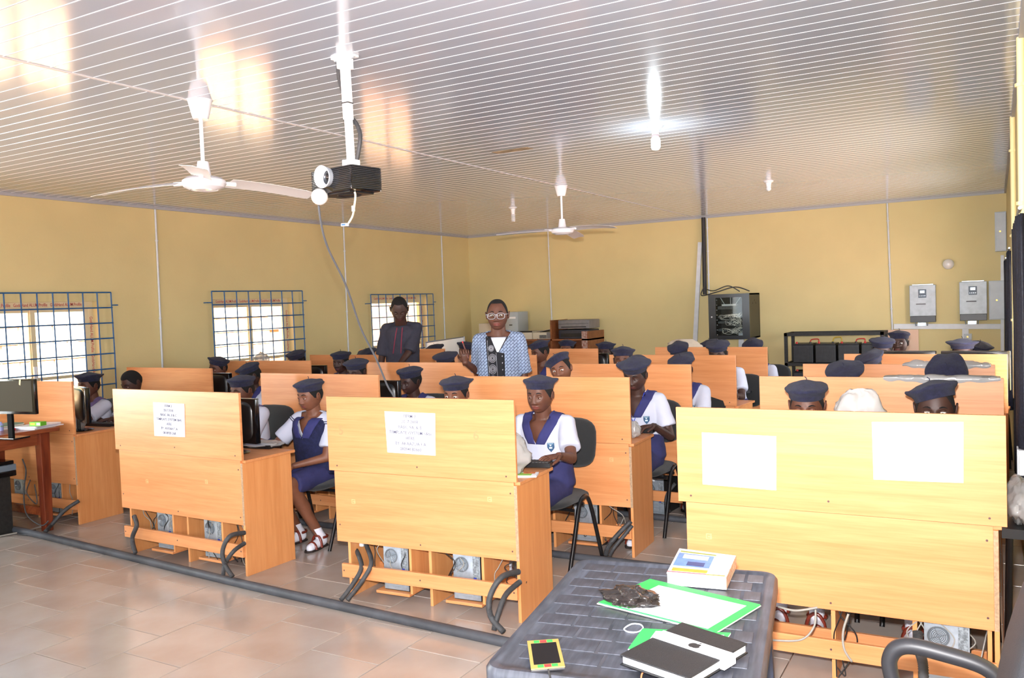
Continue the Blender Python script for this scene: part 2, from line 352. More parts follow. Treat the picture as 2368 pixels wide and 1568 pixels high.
# windows
def window(k, y0, y1, gy0, gy1, gz0, gz1, nv, nh):
    wn = thing('window_%d' % k, None, None); wn['kind'] = 'structure'
    xo = XL-0.13
    f = MB(); t = 0.05
    f.box(xo, xo+0.05, y0, y1, WZ1-t, WZ1); f.box(xo, xo+0.05, y0, y1, WZ0, WZ0+t); f.box(xo, xo+0.05, y0, y0+t, WZ0+t, WZ1-t); f.box(xo, xo+0.05, y1-t, y1, WZ0+t, WZ1-t)
    f.build('window_frame', ALUM, wn)
    ym = (y0+y1)/2
    for s, (a, b) in enumerate(((y0+t, ym+0.02), (ym-0.02, y1-t))):
        xs = xo+0.008+0.02*s
        g = MB(); g.box(xs, xs+0.016, a, a+0.045, WZ0+t, WZ1-t); g.box(xs, xs+0.016, b-0.045, b, WZ0+t, WZ1-t)
        g.box(xs, xs+0.016, a+0.045, b-0.045, WZ0+t, WZ0+t+0.05); g.box(xs, xs+0.016, a+0.045, b-0.045, WZ1-t-0.05, WZ1-t)
        zr = WZ0+0.32; g.box(xs, xs+0.016, a+0.045, b-0.045, zr, zr+0.03)
        so = g.build('sash', ALUM, wn)
        MB().box(xs+0.007, xs+0.010, a+0.045, b-0.045, WZ0+t+0.05, WZ1-t-0.05).build('pane', GLASS, so)
    MB().box(xo+0.045, xo+0.06, ym-0.02, ym+0.01, WZ0+0.34, WZ0+0.46).build('latch', WHITE, wn)
    s = MB().box(XL-0.2, XL+0.01, y0, y1, WZ0-0.02, WZ0); s.build('window_sill', WALLM, wn)
    # red lettering on the protective tape of the frame (read from inside)
    R = Matrix.Rotation(PI/2, 4, 'Z') @ FRONT
    text('lettering', 'GodsHand ALUM.Profile   '*3, 0.045, REDT, wn, Matrix.Translation((xo+0.0515, (y0+y1)/2, WZ1-0.042)) @ R, width=0.72)
    Rv = Matrix.Rotation(PI/2, 4, 'Z') @ FRONT @ Matrix.Rotation(-PI/2, 4, 'Z')
    text('lettering', 'GodsHand ALUM.Profile  '*2, 0.045, REDT, wn, Matrix.Translation((xo+0.0515, y1-0.042, (WZ0+WZ1)/2)) @ Rv, width=0.8)
    # grille
    gr = thing('window_grille', 'blue welded steel grille over the %s window of the left wall' % ('near out-of-view', 'nearest visible', 'middle', 'farthest')[k-1], 'grille', (XL, (gy0+gy1)/2, gz0), 0)
    W, H = gy1-gy0, gz1-gz0; x = 0.05
    for i in range(nv+1):
        y = -W/2+W*i/nv; bend = 0.004*math.sin(i*2.1)
        MB().tube([(x, y, 0), (x+0.004, y+bend, H/2), (x, y, H)], 0.0075, 6).build('vertical_bar', GRILLM, gr)
    for i in range(nh+1):
        z = H*i/nh; o = 0.012 if 0 < i < nh else 0
        MB().tube([(x+0.013 if o else x, -W/2, z), (x+0.013 if o else x, W/2, z)], 0.0075, 6).build('horizontal_bar', GRILLM, gr)
    st = MB()
    for z in (H-0.13, 0.13):
        for sg in (-1, 1):
            st.tube([(x, sg*W/2, z), (x, sg*(W/2+0.07), z), (0.0, sg*(W/2+0.075), z)], 0.0065, 6)
    st.build('wall_lug', GRILLM, gr)
window(1, *WIN[0], 1.18, 2.72, 0.72, 1.96, 10, 8)
window(2, *WIN[1], 3.95, 5.49, 0.72, 1.96, 10, 8)
window(3, *WIN[2], 6.77, 8.24, 0.72, 1.965, 8, 8)
window(4, *WIN[3], 9.63, 11.19, 0.72, 1.905, 9, 7)

# outside: laterite ground, sunlit block wall, foliage
struct(box('ground', -40, 20, -20, 40, -0.5, -0.2, mat('laterite_ground', (190, 120, 80), 0.95, var=0.3, scale=1.5)), None)
BLOCK = mat('cream_rendered_block', (234, 214, 178), 0.9, var=0.15, scale=3)
bwt = thing('boundary_wall', 'sunlit cream block wall seen through the left windows', 'wall', (-11.0, 6, -0.2))
MB().box(-0.18, -0.012, 0.5, 12, 0, 2.28).box(-0.18, -0.012, -9, 0.5, 0, 2.05).build('mortar_core', mat('mortar', (168, 138, 104), 0.95), bwt)
bb = MB().box(-0.012, 0.012, 0.008, 0.452, 0.006, 0.222, 0.004).build('block', BLOCK, bwt); bme = bb.data; bpy.data.objects.remove(bb)
for r in range(10):
    for c in range(22):
        yb = -5.4+0.46*c+(0.23 if r % 2 else 0)
        if r == 9 and yb < 0.3: continue
        link('block', bme, bwt, loc=(random.uniform(-0.004, 0.004), yb, 0.228*r))
LEAF = mat('green_leaves', (70, 130, 50), 0.6, var=0.3, scale=5)
def bush(name, label, loc, R, n):
    t = thing(name, label, 'shrub', loc)
    st = MB()
    for k in range(5): st.tube(spl([(0, 0, 0), (random.uniform(-.2, .2), random.uniform(-.3, .3), R), (random.uniform(-.5, .5)*R, random.uniform(-.8, .8)*R, 1.9*R)], 4), 0.03, 6)
    st.build('stem', mat('bark', (90, 70, 50), 0.9), t)
    m = MB()
    for k in range(n):
        d = V((random.gauss(0, 1), random.gauss(0, 1), random.gauss(0, 1))).normalized()*R*random.uniform(0.5, 1)
        c = V((d.x, d.y*1.5, d.z*0.8+1.6*R)); a = V((random.gauss(0, 1), random.gauss(0, 1), random.gauss(0, .5))).normalized()*0.11; b = a.cross(V((random.random(), random.random(), random.random()))).normalized()*0.045
        m.add([c-a, c+b, c+a, c-b], [(0, 1, 2, 3)])
    f = m.build('foliage', LEAF, t); f['kind'] = 'stuff'
bush('shrub', 'green leafy shrub above the boundary wall behind the nearest visible window', (-13.6, 6.3, -0.2), 1.6, 1800)

# ------------------------------------------------------------------ desks
DESKS = {  # left x, left y, right x, right y (front face of the privacy board)
 'A1': (-7.86, 4.16, -6.589, 4.215), 'A2': (-7.775, 5.578, -6.456, 5.526), 'A3': (-7.43, 6.456, -6.116, 6.498), 'A4': (-6.948, 7.38, -5.80, 7.358), 'A5': (-7.05, 8.386, -5.748, 8.40),
 'B1': (-5.521, 3.837, -4.199, 3.80), 'B2': (-5.393, 5.128, -4.105, 5.091), 'B3': (-5.216, 6.308, -4.02, 6.308), 'B4': (-5.10, 7.276, -3.901, 7.275), 'B5': (-5.00, 8.262, -3.676, 8.241),
 'C1': (-3.428, 3.76, -2.197, 3.83), 'C2': (-3.312, 5.069, -2.072, 5.13), 'C3': (-3.245, 6.22, -2.0, 6.185), 'C4': (-3.129, 7.273, -1.93, 7.183), 'C5': (-3.099, 8.415, -1.926, 8.316),
 'D1': (-1.286, 3.741, 0.029, 3.774), 'D2': (-1.277, 5.292, 0.033, 5.315), 'D3': (-1.202, 6.267, -0.009, 6.231), 'D4': (-1.077, 7.304, 0.069, 7.205)}
HT, HJ, HL, DEP = 1.187, 0.75, 0.33, 0.42
COLN = {'A': 'column by the left wall', 'B': 'second column from the left wall', 'C': 'third column from the left wall', 'D': 'column by the right wall'}
ROWN = {'1': 'front row', '2': 'second row', '3': 'third row', '4': 'fourth row', '5': 'rearmost row'}
EXTRA = {'A1': 'behind the dark red wooden table', 'B1': 'left of centre, beside the pinafore student', 'C1': 'in the centre, faint pencil numerals on its board', 'D1': 'with two blank white sheets',
 'D2': 'with plastic sheeting draped along its board top', 'D3': 'with a crumpled plastic cover on its board top', 'D4': 'with two monitors peeking over its board'}
SCREWM = mat('dark_screw_head', (90, 62, 60), 0.5)
DK = {}
for key, (xl, yl, xr, yr) in DESKS.items():
    w_ = math.hypot(xr-xl, yr-yl); rz = math.atan2(yr-yl, xr-xl)
    lab = '%s two-seat wooden computer desk, %s' % (ROWN[key[1]].capitalize(), COLN[key[0]])
    if key in EXTRA: lab = '%s wooden computer desk %s' % (ROWN[key[1]].capitalize(), EXTRA[key])
    d = thing('computer_desk', lab, 'desk', (xl, yl, 0), rz, 'two-seat computer desks in rows')
    DK[key] = (d, w_)
    rin = 0.030 if key[0] == 'D' else 0.0
    box('upper_board', 0, w_, 0, 0.018, HJ, HT, W_H, d, 0.0012)
    box('lower_board', 0.035, w_-0.018-rin, 0.003, 0.0175, HL, HJ-0.0015, W_H, d, 0.0012)
    box('side_panel', 0.10, 0.118, 0.018, DEP, 0, 0.732, W_V, d, 0.001)
    box('side_panel', w_-0.018-rin, w_-rin, 0.003, DEP, 0, 0.732, W_V, d, 0.001)
    box('edge_strip', w_-0.0175-rin, w_-0.0005-rin, 0.0018, 0.0032, HL, 0.731, RAW, d)
    for dv in ((0.5*w_+0.03,) if key != 'D1' else (0.660, 0.980)): box('divider_panel', dv-0.009, dv+0.009, 0.05, DEP-0.04, 0.0, 0.732, W_V, d, 0.001)
    box('desktop', 0.05, w_+0.012-rin, 0.0185, DEP+0.03, 0.732, HJ, W_H, d, 0.0015)
    box('kick_rail', 0.075, w_-0.012-rin, -0.016, 0.003, 0.125, 0.205, W_H, d, 0.001)
    box('rear_rail', 0.118, w_-0.02-rin, 0.30, 0.318, 0.05, 0.13, W_H, d, 0.001)
    if key[1] in '12':
        for a in ((0.42, 0.80) if key != 'D1' else (0.945,)):
            box('tower_shelf_side', w_*a, w_*a+0.016, 0.03, 0.33, 0.06, 0.46, W_V, d, 0.001)
            box('tower_shelf', w_*a-0.23, w_*a, 0.02, 0.34, 0.045, 0.061, W_H, d, 0.001)
    s = MB()
    for (sx, sz, yy_) in ((0.06, HJ+0.03, 0), (w_-0.06, HJ+0.03, 0), (w_*0.5, HJ+0.05, 0), (0.06, HL+0.10, 0.003), (w_-0.04-rin, HL+0.05, 0.003), (w_-0.04-rin, HJ-0.06, 0.003), (w_*0.5, HL+0.03, 0.003), (0.09, 0.165, -0.016), (w_*0.5, 0.165, -0.016), (w_-0.03-rin, 0.165, -0.016)):
        s.cyl((sx, yy_-0.0012, sz), (sx, yy_+0.002, sz), 0.0048, n=8)
    s.build('screw_heads', SCREWM, d)['kind'] = 'stuff'
# square patches where labels were peeled off the lower boards
for key, xs in (('B1', (345, 487)), ('C1', (817, 1121)), ('D1', (1640,)), ('C2', (1408,))):
    d, w_ = DK[key]; zz = 0.52
    for u in xs:
        p = at_y(u, {'B1': 1112, 'C1': 1160, 'D1': 1240, 'C2': 1066}[key], DESKS[key][1]+0.01)
        lx = (p.x-DESKS[key][0]); lz = p.z; y0 = 0.0022 if lz < HJ else -0.0008
        m = MB()
        for a, b, c_, e in ((-.013, .013, .009, .013), (-.013, -.009, -.012, .009), (.006, .013, -.012, .006), (-.004, .004, -.004, .002), (-.009, .006, -.013, -.010)): m.box(lx+a, lx+b, y0, y0+0.001, lz+c_, lz+e)
        m.build('sticker_residue', mat('glue_residue', (226, 178, 126), 0.9), d)
# notices
def sheet(name, label, quad, Y, lines=None, size=0.02, key=None, bend=0.0):
    xl, yl, xr, yr = DESKS[key]; sl = (yr-yl)/(xr-xl); P = []
    for u, v in quad:
        Yc = yl
        for _ in range(5): q = at_y(u, v, Yc); Yc = yl+(q.x-xl)*sl-0.0028
        P.append(at_y(u, v, Yc))
    o = P[3]
    t = thing(name, label, 'paper', P[3], 0, 'paper sheets taped to the desk boards' )
    m = MB(); P = [p-o for p in P]; th = V((0, 0.0012, 0))
    N = 6; top = [P[0].lerp(P[1], i/N) for i in range(N+1)]; bot = [P[3].lerp(P[2], i/N) for i in range(N+1)]
    fr = [V((p.x, p.y-0.001*math.sin(PI*i/N), p.z)) for i, p in enumerate(bot)]+[V((p.x, p.y-0.001*math.sin(PI*i/N), p.z)) for i, p in enumerate(top)][::-1]
    m.loft([fr, [p+th for p in fr]]); m.build('sheet', PAPER, t)
    if lines:
        W = (P[1]-P[0]).length; H = (P[0]-P[3]).length; tilt = math.atan2((P[1]-P[0]).z, (P[1]-P[0]).x); cx = (P[0]+P[1]+P[2]+P[3])/4
        for i, ln in enumerate(lines):
            text('printed_line', ln, size*1.32, INK, t, Matrix.Translation((cx.x, cx.y-0.0022, cx.z+H*0.40-i*H*0.132-size*0.4)) @ Matrix.Rotation(math.atan(sl), 4, 'Z') @ Matrix.Rotation(-tilt, 4, 'Y') @ FRONT)
    return t
sheet('notice_sheet', 'printed class notice on the front desk left of centre', [(354, 930), (426, 934), (428, 1011), (357, 1008)], 0, ['TERM 3', '2017/2018', 'BASIC 8A, B & C', 'TEMPLATE (SYSTEM 3&4)', 'HERE', 'BY: ANYIAH T.A', '08189201268'], 0.0185, key='B1')
sheet('notice_sheet', 'printed class notice on the centre front desk', [(889, 951), (1006, 956), (1007, 1054), (896, 1046)], 0, ['TERM 3', '2017/2018', 'BASIC 9A, & B', 'TEMPLATE (SYSTEM 5&6)', 'HERE', 'BY: AKAAZUA F.A', '08094180660'], 0.0195, key='C1')
sheet('notice_sheet', 'smaller blank white sheet on the left of the front right desk board', [(1623, 1000), (1795, 1009), (1795, 1134), (1625, 1120)], 0, key='D1')
sheet('notice_sheet', 'larger blank white sheet on the right of the front right desk board', [(2016, 976), (2228, 976), (2228, 1117), (2020, 1109)], 0, key='D1')
dC, wC = DK['C1']
for ch, u, v in (('5', 795, 990), ('6', 1095, 1004)):
    p = at_y(u, v, 3.79); text('pencil_numeral', ch, 0.075, INKR, dC, Matrix.Translation((p.x+3.428, -0.0008, p.z-0.035)) @ FRONT, ext=0.0002)

# ------------------------------------------------------------------ visitor chairs
def make_chair():
    t = thing('visitor_chair', 'x', 'chair', (0, 0, 0), 0, 'black fabric visitor chairs behind the desks')
    s = MB(); n = 24
    def plate(w, d, z, h, r, cur):
        def ring(sc, zz): return [V((sc*w/2*math.copysign(abs(math.cos(a))**0.55, math.cos(a)), sc*d/2*math.copysign(abs(math.sin(a))**0.55, math.sin(a)), zz+cur*(math.sin(a)**2 if math.sin(a) < 0 else 0))) for a in [2*PI*k/n for k in range(n)]]
        return [ring(0.9, z), ring(1, z+h*0.35), ring(0.99, z+h*0.7), ring(0.9, z+h), ring(0.4, z+h*1.05)]
    s.loft(plate(0.46, 0.44, 0.425, 0.045, 0.1, -0.02)); s.build('seat', FABB, t, smooth=60)
    b = MB(); b.X = Matrix.Translation((0, 0.235, 0.765)) @ Matrix.Rotation(math.radians(80), 4, 'X')
    b.loft(plate(0.46, 0.33, -0.018, 0.036, 0.1, 0.0)); b.build('backrest', FABB, t, smooth=60)
    for sx in (-1, 1):
        pts = spl([(sx*0.255, -0.235, 0.0), (sx*0.245, -0.12, 0.24), (sx*0.235, -0.035, 0.41), (sx*0.235, 0.02, 0.455), (sx*0.235, 0.085, 0.445), (sx*0.24, 0.14, 0.33), (sx*0.255, 0.235, 0.0)], 6)
        MB().tube(pts, 0.0135, 10).build('leg_frame', BLKM, t, smooth=60)
    c = MB(); c.tube([(-0.235, 0.03, 0.415), (0.235, 0.03, 0.415)], 0.011, 8); c.tube([(-0.235, -0.10, 0.40), (0.235, -0.10, 0.40)], 0.011, 8)
    c.box(-0.12, 0.12, -0.12, 0.16, 0.405, 0.425); c.build('cross_bar', BLKM, t)
    u = MB(); u.tube([(0, 0.10, 0.41), (0, 0.235, 0.43), (0, 0.262, 0.50), (0, 0.262, 0.74)], 0.014, 8); u.build('back_support', BLKM, t, smooth=60)
    bl = MB(); bl.lathe([(0.02+0.007*(k % 2), 0.49+0.0085*k) for k in range(15)], (0, 0.262, 0), 14); bl.build('rubber_bellows', BLK, t)
    return t
CH0 = make_chair(); ch_used = [False]
def chair(x, y, rz, label):
    if not ch_used[0]:
        ch_used[0] = True; CH0.location = (x, y, 0); CH0.rotation_euler = (0, 0, rz); CH0['label'] = label; return CH0
    return dup(CH0, (x, y, 0), rz, label)

# ------------------------------------------------------------------ monitors, keyboards, towers
def make_monitor():
    t = thing('computer_monitor', 'x', 'monitor', (0, 0, 0), 0, 'flat black monitors behind the privacy boards')
    m = MB().box(-0.235, 0.235, -0.022, 0.022, 0.075, 0.375, 0.006); m.build('housing', BLKG, t, smooth=30)
    m = MB().loft([[V((0.215*q*math.copysign(abs(math.cos(a))**0.4, math.cos(a)), -0.020-dd, 0.225+0.135*q*math.copysign(abs(math.sin(a))**0.4, math.sin(a)))) for a in [2*PI*i/32 for i in range(32)]] for q, dd in ((1, 0), (0.97, 0.010), (0.88, 0.018), (0.6, 0.026), (0.3, 0.029))]); m.build('rear_shell', mat('matt_black_shell', (20, 20, 22), 0.3), t, smooth=60)
    MB().box(-0.215, 0.215, 0.0225, 0.0235, 0.10, 0.36).build('screen', mat('lit_screen', (60, 90, 150), 0.2, emit=(90, 130, 210), es=0.6), t)
    m = MB().box(-0.03, 0.03, -0.035, -0.015, 0.01, 0.16, 0.003); m.build('stand', BLK, t)
    m = MB().lathe([(0.0, 0.0), (0.11, 0.0), (0.115, 0.006), (0.09, 0.012), (0.03, 0.018), (0, 0.018)], n=24, sy=0.8); m.build('base', BLKG, t, smooth=40)
    return t
MON0 = make_monitor(); mon_used = [False]
def monitor(key, fx, y, rz, label, dz=0):
    d, w_ = DK[key]; p = d.matrix_basis.to_3x3() if False else None
    r = d.rotation_euler.z; lx = fx*w_; x = d.location.x+lx*math.cos(r)-y*math.sin(r); yy = d.location.y+lx*math.sin(r)+y*math.cos(r)
    if not mon_used[0]:
        mon_used[0] = True; o = MON0; o.location = (x, yy, HJ+dz); o.rotation_euler = (0, 0, r+rz); o['label'] = label; return o
    return dup(MON0, (x, yy, HJ+dz), r+rz, label)
monitor('A1', 0.86, 0.20, -0.40, 'black monitor at the right end of the front desk behind the red table')
monitor('B1', 0.775, 0.20, 0.0, 'black monitor at the right end of the front desk left of centre')
monitor('B1', 0.30, 0.20, 0.0, 'black monitor hidden in the left half of the front desk left of centre')
monitor('C1', 0.30, 0.20, 0.0, 'black monitor hidden in the left half of the centre front desk')
monitor('A2', 0.84, 0.20, 0.0, 'black monitor at the right end of the second-row desk by the left wall')
monitor('B2', 0.85, 0.20, 0.0, 'black monitor at the right end of the second-row desk, second column')
monitor('A3', 0.85, 0.20, 0.0, 'black monitor at the right end of the third-row desk by the left wall')
monitor('B5', 0.85, 0.20, 0.0, 'black monitor at the right end of the rearmost desk, second column')
monitor('D4', 0.36, 0.20, 0.0, 'left one of two monitors peeking over the fourth-row desk by the right wall', 0.075)
monitor('D4', 0.80, 0.20, 0.0, 'right one of two monitors peeking over the fourth-row desk by the right wall', 0.075)
for k, n_ in enumerate((0.36, 0.80)):   # wooden blocks raising those two monitors
    d, w_ = DK['D4']; r = d.rotation_euler.z; bx = n_*w_; o = box('monitor_riser', -0.13, 0.13, -0.1, 0.1, 0, 0.075, SHELFW)
    o.location = (d.location.x+bx*math.cos(r)-0.2*math.sin(r), d.location.y+bx*math.sin(r)+0.2*math.cos(r), HJ); o.rotation_euler.z = r
    tag(o, 'wooden riser block under the %s fourth-row monitor by the right wall' % ('left', 'right')[k], 'riser')
def keyboard(x, y, z, rz, label, w_=0.44, dpt=0.15):
    t = thing('keyboard', label, 'keyboard', (x, y, z), rz, 'black keyboards on the desks')
    MB().loft([[V((a, -dpt/2, 0)), V((a, dpt/2, 0)), V((a, dpt/2, 0.014)), V((a, -dpt/2, 0.026))] for a in (-w_/2, w_/2)]).build('case', BLK, t, bevel=0.002)
    m = MB()
    for r in range(5):
        for c in range(int(w_/0.02)-1):
            x0 = -w_/2+0.012+0.0195*c; y0 = -dpt/2+0.016+0.0245*r; zt = 0.0245-0.012*(y0+dpt/2)/dpt
            m.box(x0, x0+0.016, y0, y0+0.020, zt, zt+0.006)
    m.build('keys', mat('worn_keys', (58, 56, 56), 0.6), t)['kind'] = 'stuff'
    return t
keyboard(*at_z(228, 983, HJ), 0.10, 'black keyboard with pale keys on the front desk behind the red table')
q = at_z(1236, 1082, HJ); keyboard(q.x, q.y+0.02, HJ+0.012, 0.25, 'black keyboard under the hand of the student at the centre front desk', 0.20, 0.15)
q = at_z(1478, 998, HJ); keyboard(q.x, q.y+0.02, HJ, 0.1, 'small black keyboard under the hand of the student with blue beads', 0.22, 0.15)
q = at_z(1713, 908, HJ); keyboard(q.x-0.03, q.y, HJ, 0.1, 'black keyboard on the right end of the fourth-row desk, third column', 0.26, 0.14)
q = at_z(612, 1036, HJ)
keyboard(q.x-0.10, q.y+0.02, HJ, 0.1, 'keyboard partly under a clear plastic cover beside the pinafore student', 0.34, 0.14)
# green leaflet on the centre desk
q = at_z(1218, 1100, HJ); lf = thing('leaflet', 'green and white printed leaflet lying on the centre front desk corner', 'leaflet', (q.x, q.y, HJ), 0.35)
MB().box(-0.06, 0.06, -0.05, 0.05, 0, 0.010).build('pages', PAPER, lf); MB().box(-0.055, 0.03, -0.045, 0.03, 0.0101, 0.0112).build('cover_print', mat('leaflet_green', (150, 200, 90), 0.6), lf)
MB().box(-0.02, 0.045, 0.0, 0.04, 0.0113, 0.012).build('cover_picture', mat('leaflet_orange', (226, 130, 70), 0.6, var=0.4, scale=60), lf)

def crumple(name, label, c, rx, ry, rz_, seed, m=BAGM, n=44, amp=0.25, group=None, squash=0.0, cat='plastic cover'):
    rnd = V((seed*3.1, seed*1.7, seed*0.9)); mb = MB(); rings = []; nv = 22
    for j in range(nv+1):
        t = math.radians(-89+178*j/nv); r = []
        for i in range(n):
            a = 2*PI*i/n; d = V((math.cos(t)*math.cos(a), math.cos(t)*math.sin(a), math.sin(t)))
            k = 1+amp*noise.noise(d*2.2+rnd)+amp*0.55*abs(noise.noise(d*5.5+rnd))-amp*0.3*abs(noise.noise(d*11+rnd))
            z = d.z*rz_*k; z = max(z, -rz_*0.98+squash)
            r.append(V((d.x*rx*k, d.y*ry*k, z+rz_*0.98-squash)))
        rings.append(r)
    mb.loft(rings); o = mb.build(name, m, None, smooth=75); o.location = c; return tag(o, label, cat, group)
q = at_y(1986, 947, 3.76+0.22); crumple('plastic_cover', 'clear plastic bag puffed over a monitor between the two front-row students at right', (q.x, q.y, 0.93), 0.115, 0.07, 0.165, 3)
q = at_y(1207, 1075, 4.0); crumple('plastic_cover', 'white plastic cover bulging past the centre front desk board', (q.x-0.10, q.y, HJ), 0.135, 0.09, 0.125, 5)
q = at_y(1470, 985, 5.38); crumple('plastic_cover', 'small crumpled white plastic beside the hand of the student with blue beads', (q.x-0.02, q.y, HJ), 0.05, 0.05, 0.055, 6)
q = at_y(185, 990, 4.42); crumple('plastic_cover', 'greyish plastic bag behind the keyboard on the front desk by the left wall', (q.x-0.03, q.y, HJ), 0.07, 0.07, 0.10, 8)
q = at_z(612, 1033, HJ); crumple('plastic_cover', 'flattened clear plastic cover lying beside the pinafore student\'s arm', (q.x, q.y, HJ), 0.15, 0.10, 0.022, 9)
q = at_y(1570, 805, 8.45); crumple('plastic_cover', 'beige cloth-like cover on a monitor behind a rearmost desk', (q.x, q.y+0.15, 1.08), 0.19, 0.08, 0.09, 10, mat('beige_dust_cover', (190, 178, 160), 0.8, bump=0.6, bscale=12))
q = at_y(605, 831, 7.0); crumple('plastic_cover', 'small white cover peeking behind the third-row board by the left wall', (q.x, q.y, 1.08), 0.10, 0.06, 0.08, 12)
def drape(name, label, key, u0, u1, vt, seed):
    d, w_ = DK[key]; Y = d.location.y; a = at_y(u0, 860, Y).x-d.location.x; b = at_y(u1, 860, Y).x-d.location.x; N = 40; rings = []
    for i in range(N+1):
        x = a+(b-a)*i/N; e = math.sin(PI*min(1, max(0, i/N)))**0.4
        h = 0.004+vt*e*(0.75+0.8*noise.noise(V((x*13, seed, 0)))+0.4*noise.noise(V((x*40, seed, 1)))); hang = 0.012+0.014*e+0.016*noise.noise(V((x*17, seed+4, 0)))
        yo = 0.006*noise.noise(V((x*20, seed+9, 0)))
        rings.append([V((x, -0.004, HT-hang)), V((x, -0.010-yo, HT-hang*0.4)), V((x, -0.008, HT+0.002)), V((x, 0.02+yo, HT+h)), V((x, 0.09, HT+h*0.75)), V((x, 0.14, HT-0.05)), V((x, 0.13, HT-0.055)), V((x, 0.085, HT+h*0.6)), V((x, 0.022, HT+h*0.7)), V((x, -0.003, HT+0.001))])
    mb = MB().loft(rings); o = mb.build(name, BAGM, None, smooth=60); o.location = d.location; o.rotation_euler = d.rotation_euler; return tag(o, label, 'plastic cover')
drape('plastic_sheet', 'clear crumpled plastic sheet draped along the second-row board by the right wall', 'D2', 2042, 2314, 0.012, 2)
drape('plastic_sheet', 'grey crumpled plastic sheet along the third-row board by the right wall', 'D3', 2088, 2292, 0.03, 5)

def make_tower():
    t = thing('computer_tower', 'x', 'computer', (0, 0, 0), 0, 'desktop computer towers under the desks, backs showing')
    MB().box(-0.085, 0.085, 0.004, 0.30, 0, 0.38, 0.003).build('case', DARKB, t)
    b = MB().box(-0.083, 0.083, -0.002, 0.004, 0.006, 0.374, 0.001); b.build('back_plate', GREYM, t)
    f = MB(); f.lathe([(0.036, 0), (0.040, 0.004), (0.043, 0.004), (0.043, 0)], (-0.03, -0.002, 0.20), 24, axis=(0, -1, 0))
    for k in range(5): f.lathe([(0.006+0.0065*k, 0), (0.006+0.0065*k+0.002, 0.003), (0.006+0.0065*k+0.003, 0)], (-0.03, -0.002, 0.20), 20, axis=(0, -1, 0))
    for k in range(4):
        a = k*PI/2+0.4; f.tube([(-0.03, -0.005, 0.20), (-0.03+0.04*math.cos(a), -0.005, 0.20+0.04*math.sin(a))], 0.0015, 5)
    f.build('fan_grill', mat('fan_grill_steel', (120, 126, 132), 0.4, metal=0.5), t)
    p = MB(); p.box(-0.075, 0.05, -0.006, -0.002, 0.285, 0.365, 0.001); p.build('power_supply', mat('psu_plate', (160, 168, 176), 0.45, metal=0.4), t)
    MB().box(-0.06, -0.03, -0.010, -0.006, 0.30, 0.325).build('power_socket', BLK, t)
    s = MB()
    for k in range(4): s.box(-0.07, 0.035, -0.0045, -0.002, 0.03+0.024*k, 0.047+0.024*k)
    s.build('slot_cover', mat('slot_steel', (196, 204, 212), 0.3, metal=0.6), t)['kind'] = 'stuff'
    q = MB(); q.box(0.042, 0.078, -0.006, -0.002, 0.09, 0.26); q.build('port_panel', mat('port_panel_steel', (150, 158, 164), 0.5, metal=0.3, var=0.5, scale=90), t)
    MB().box(0.048, 0.062, -0.010, -0.006, 0.10, 0.135).build('video_port', mat('vga_blue', (40, 60, 170), 0.5), t)
    MB().box(-0.078, -0.055, -0.0035, -0.002, 0.262, 0.280).build('red_sticker', mat('sticker_red', (226, 70, 60), 0.6), t)
    MB().box(-0.055, -0.025, -0.0035, -0.002, 0.262, 0.280).build('yellow_sticker', mat('sticker_yellow', (236, 226, 90), 0.6), t)
    MB().box(-0.025, 0.01, -0.0035, -0.002, 0.262, 0.280).build('white_sticker', PAPER, t)
    return t
TW0 = make_tower(); tw_used = [False]
def tower(key, lx, y, label, z=0.062):
    d, w_ = DK[key]; r = d.rotation_euler.z; x = d.location.x+lx*math.cos(r)-y*math.sin(r); yy = d.location.y+lx*math.sin(r)+y*math.cos(r)
    if not tw_used[0]: tw_used[0] = True; o = TW0; o.location = (x, yy, z); o.rotation_euler.z = r+random.uniform(-.08, .08); o['label'] = label; return
    dup(TW0, (x, yy, z), r+random.uniform(-.08, .08), label)
for key, nm in (('A1', 'front desk by the left wall'), ('B1', 'front desk left of centre'), ('C1', 'centre front desk'), ('C2', 'second-row centre desk'), ('D1', 'front right desk')):
    d, w_ = DK[key]
    if key != 'D1': tower(key, w_*0.42-0.105, 0.05, 'grey-backed computer tower in the left bay of the %s' % nm)
    tower(key, w_*0.80+(0.045 if key == 'D1' else -0.105), 0.05, 'grey-backed computer tower in the right bay of the %s' % nm, 0.062)
tower('C3', DK['C3'][1]*0.80-0.10, 0.06, 'grey-backed computer tower under the third-row desk, third column', 0.0)

# floor conduits and hoses
def hose(pts, r, label, m=HOSEM, ribs=False, group=None, name='cable_hose'):
    P = spl(pts, 10); t = None; mb = MB()
    if ribs:
        dense = []; 
        for i in range(len(P)-1):
            for k in range(3): dense.append(P[i].lerp(P[i+1], k/3))
        dense.append(P[-1]); mb.tube(dense, r, 10, rs=[r*(1.0 if i % 2 else 0.88) for i in range(len(dense))])
    else: mb.tube(P, r, 10)
    o = mb.build(name, m, None, smooth=60); return tag(o, label, 'hose' if 'hose' in name else ('conduit' if 'conduit' in name else 'cable'), group)
def hp(u, v, Y): return at_y(u, v, Y)
FC = mat('dark_floor_conduit', (72, 74, 80), 0.55, var=0.3, scale=8)
hose([(-7.80, 3.90, 0.022), (-6.5, 3.83, 0.022), (-4.05, 3.635, 0.022), (-2.1, 3.53, 0.022), (-0.9, 3.46, 0.022), (0.05, 3.42, 0.022)], 0.027, 'long dark grey floor conduit crossing in front of the front row desks', FC, name='floor_conduit')
hose([(-5.2, 4.93, 0.02), (-2.3, 4.95, 0.02), (-1.5, 4.98, 0.02)], 0.024, 'dark floor conduit running before the second-row desks', FC, name='floor_conduit')
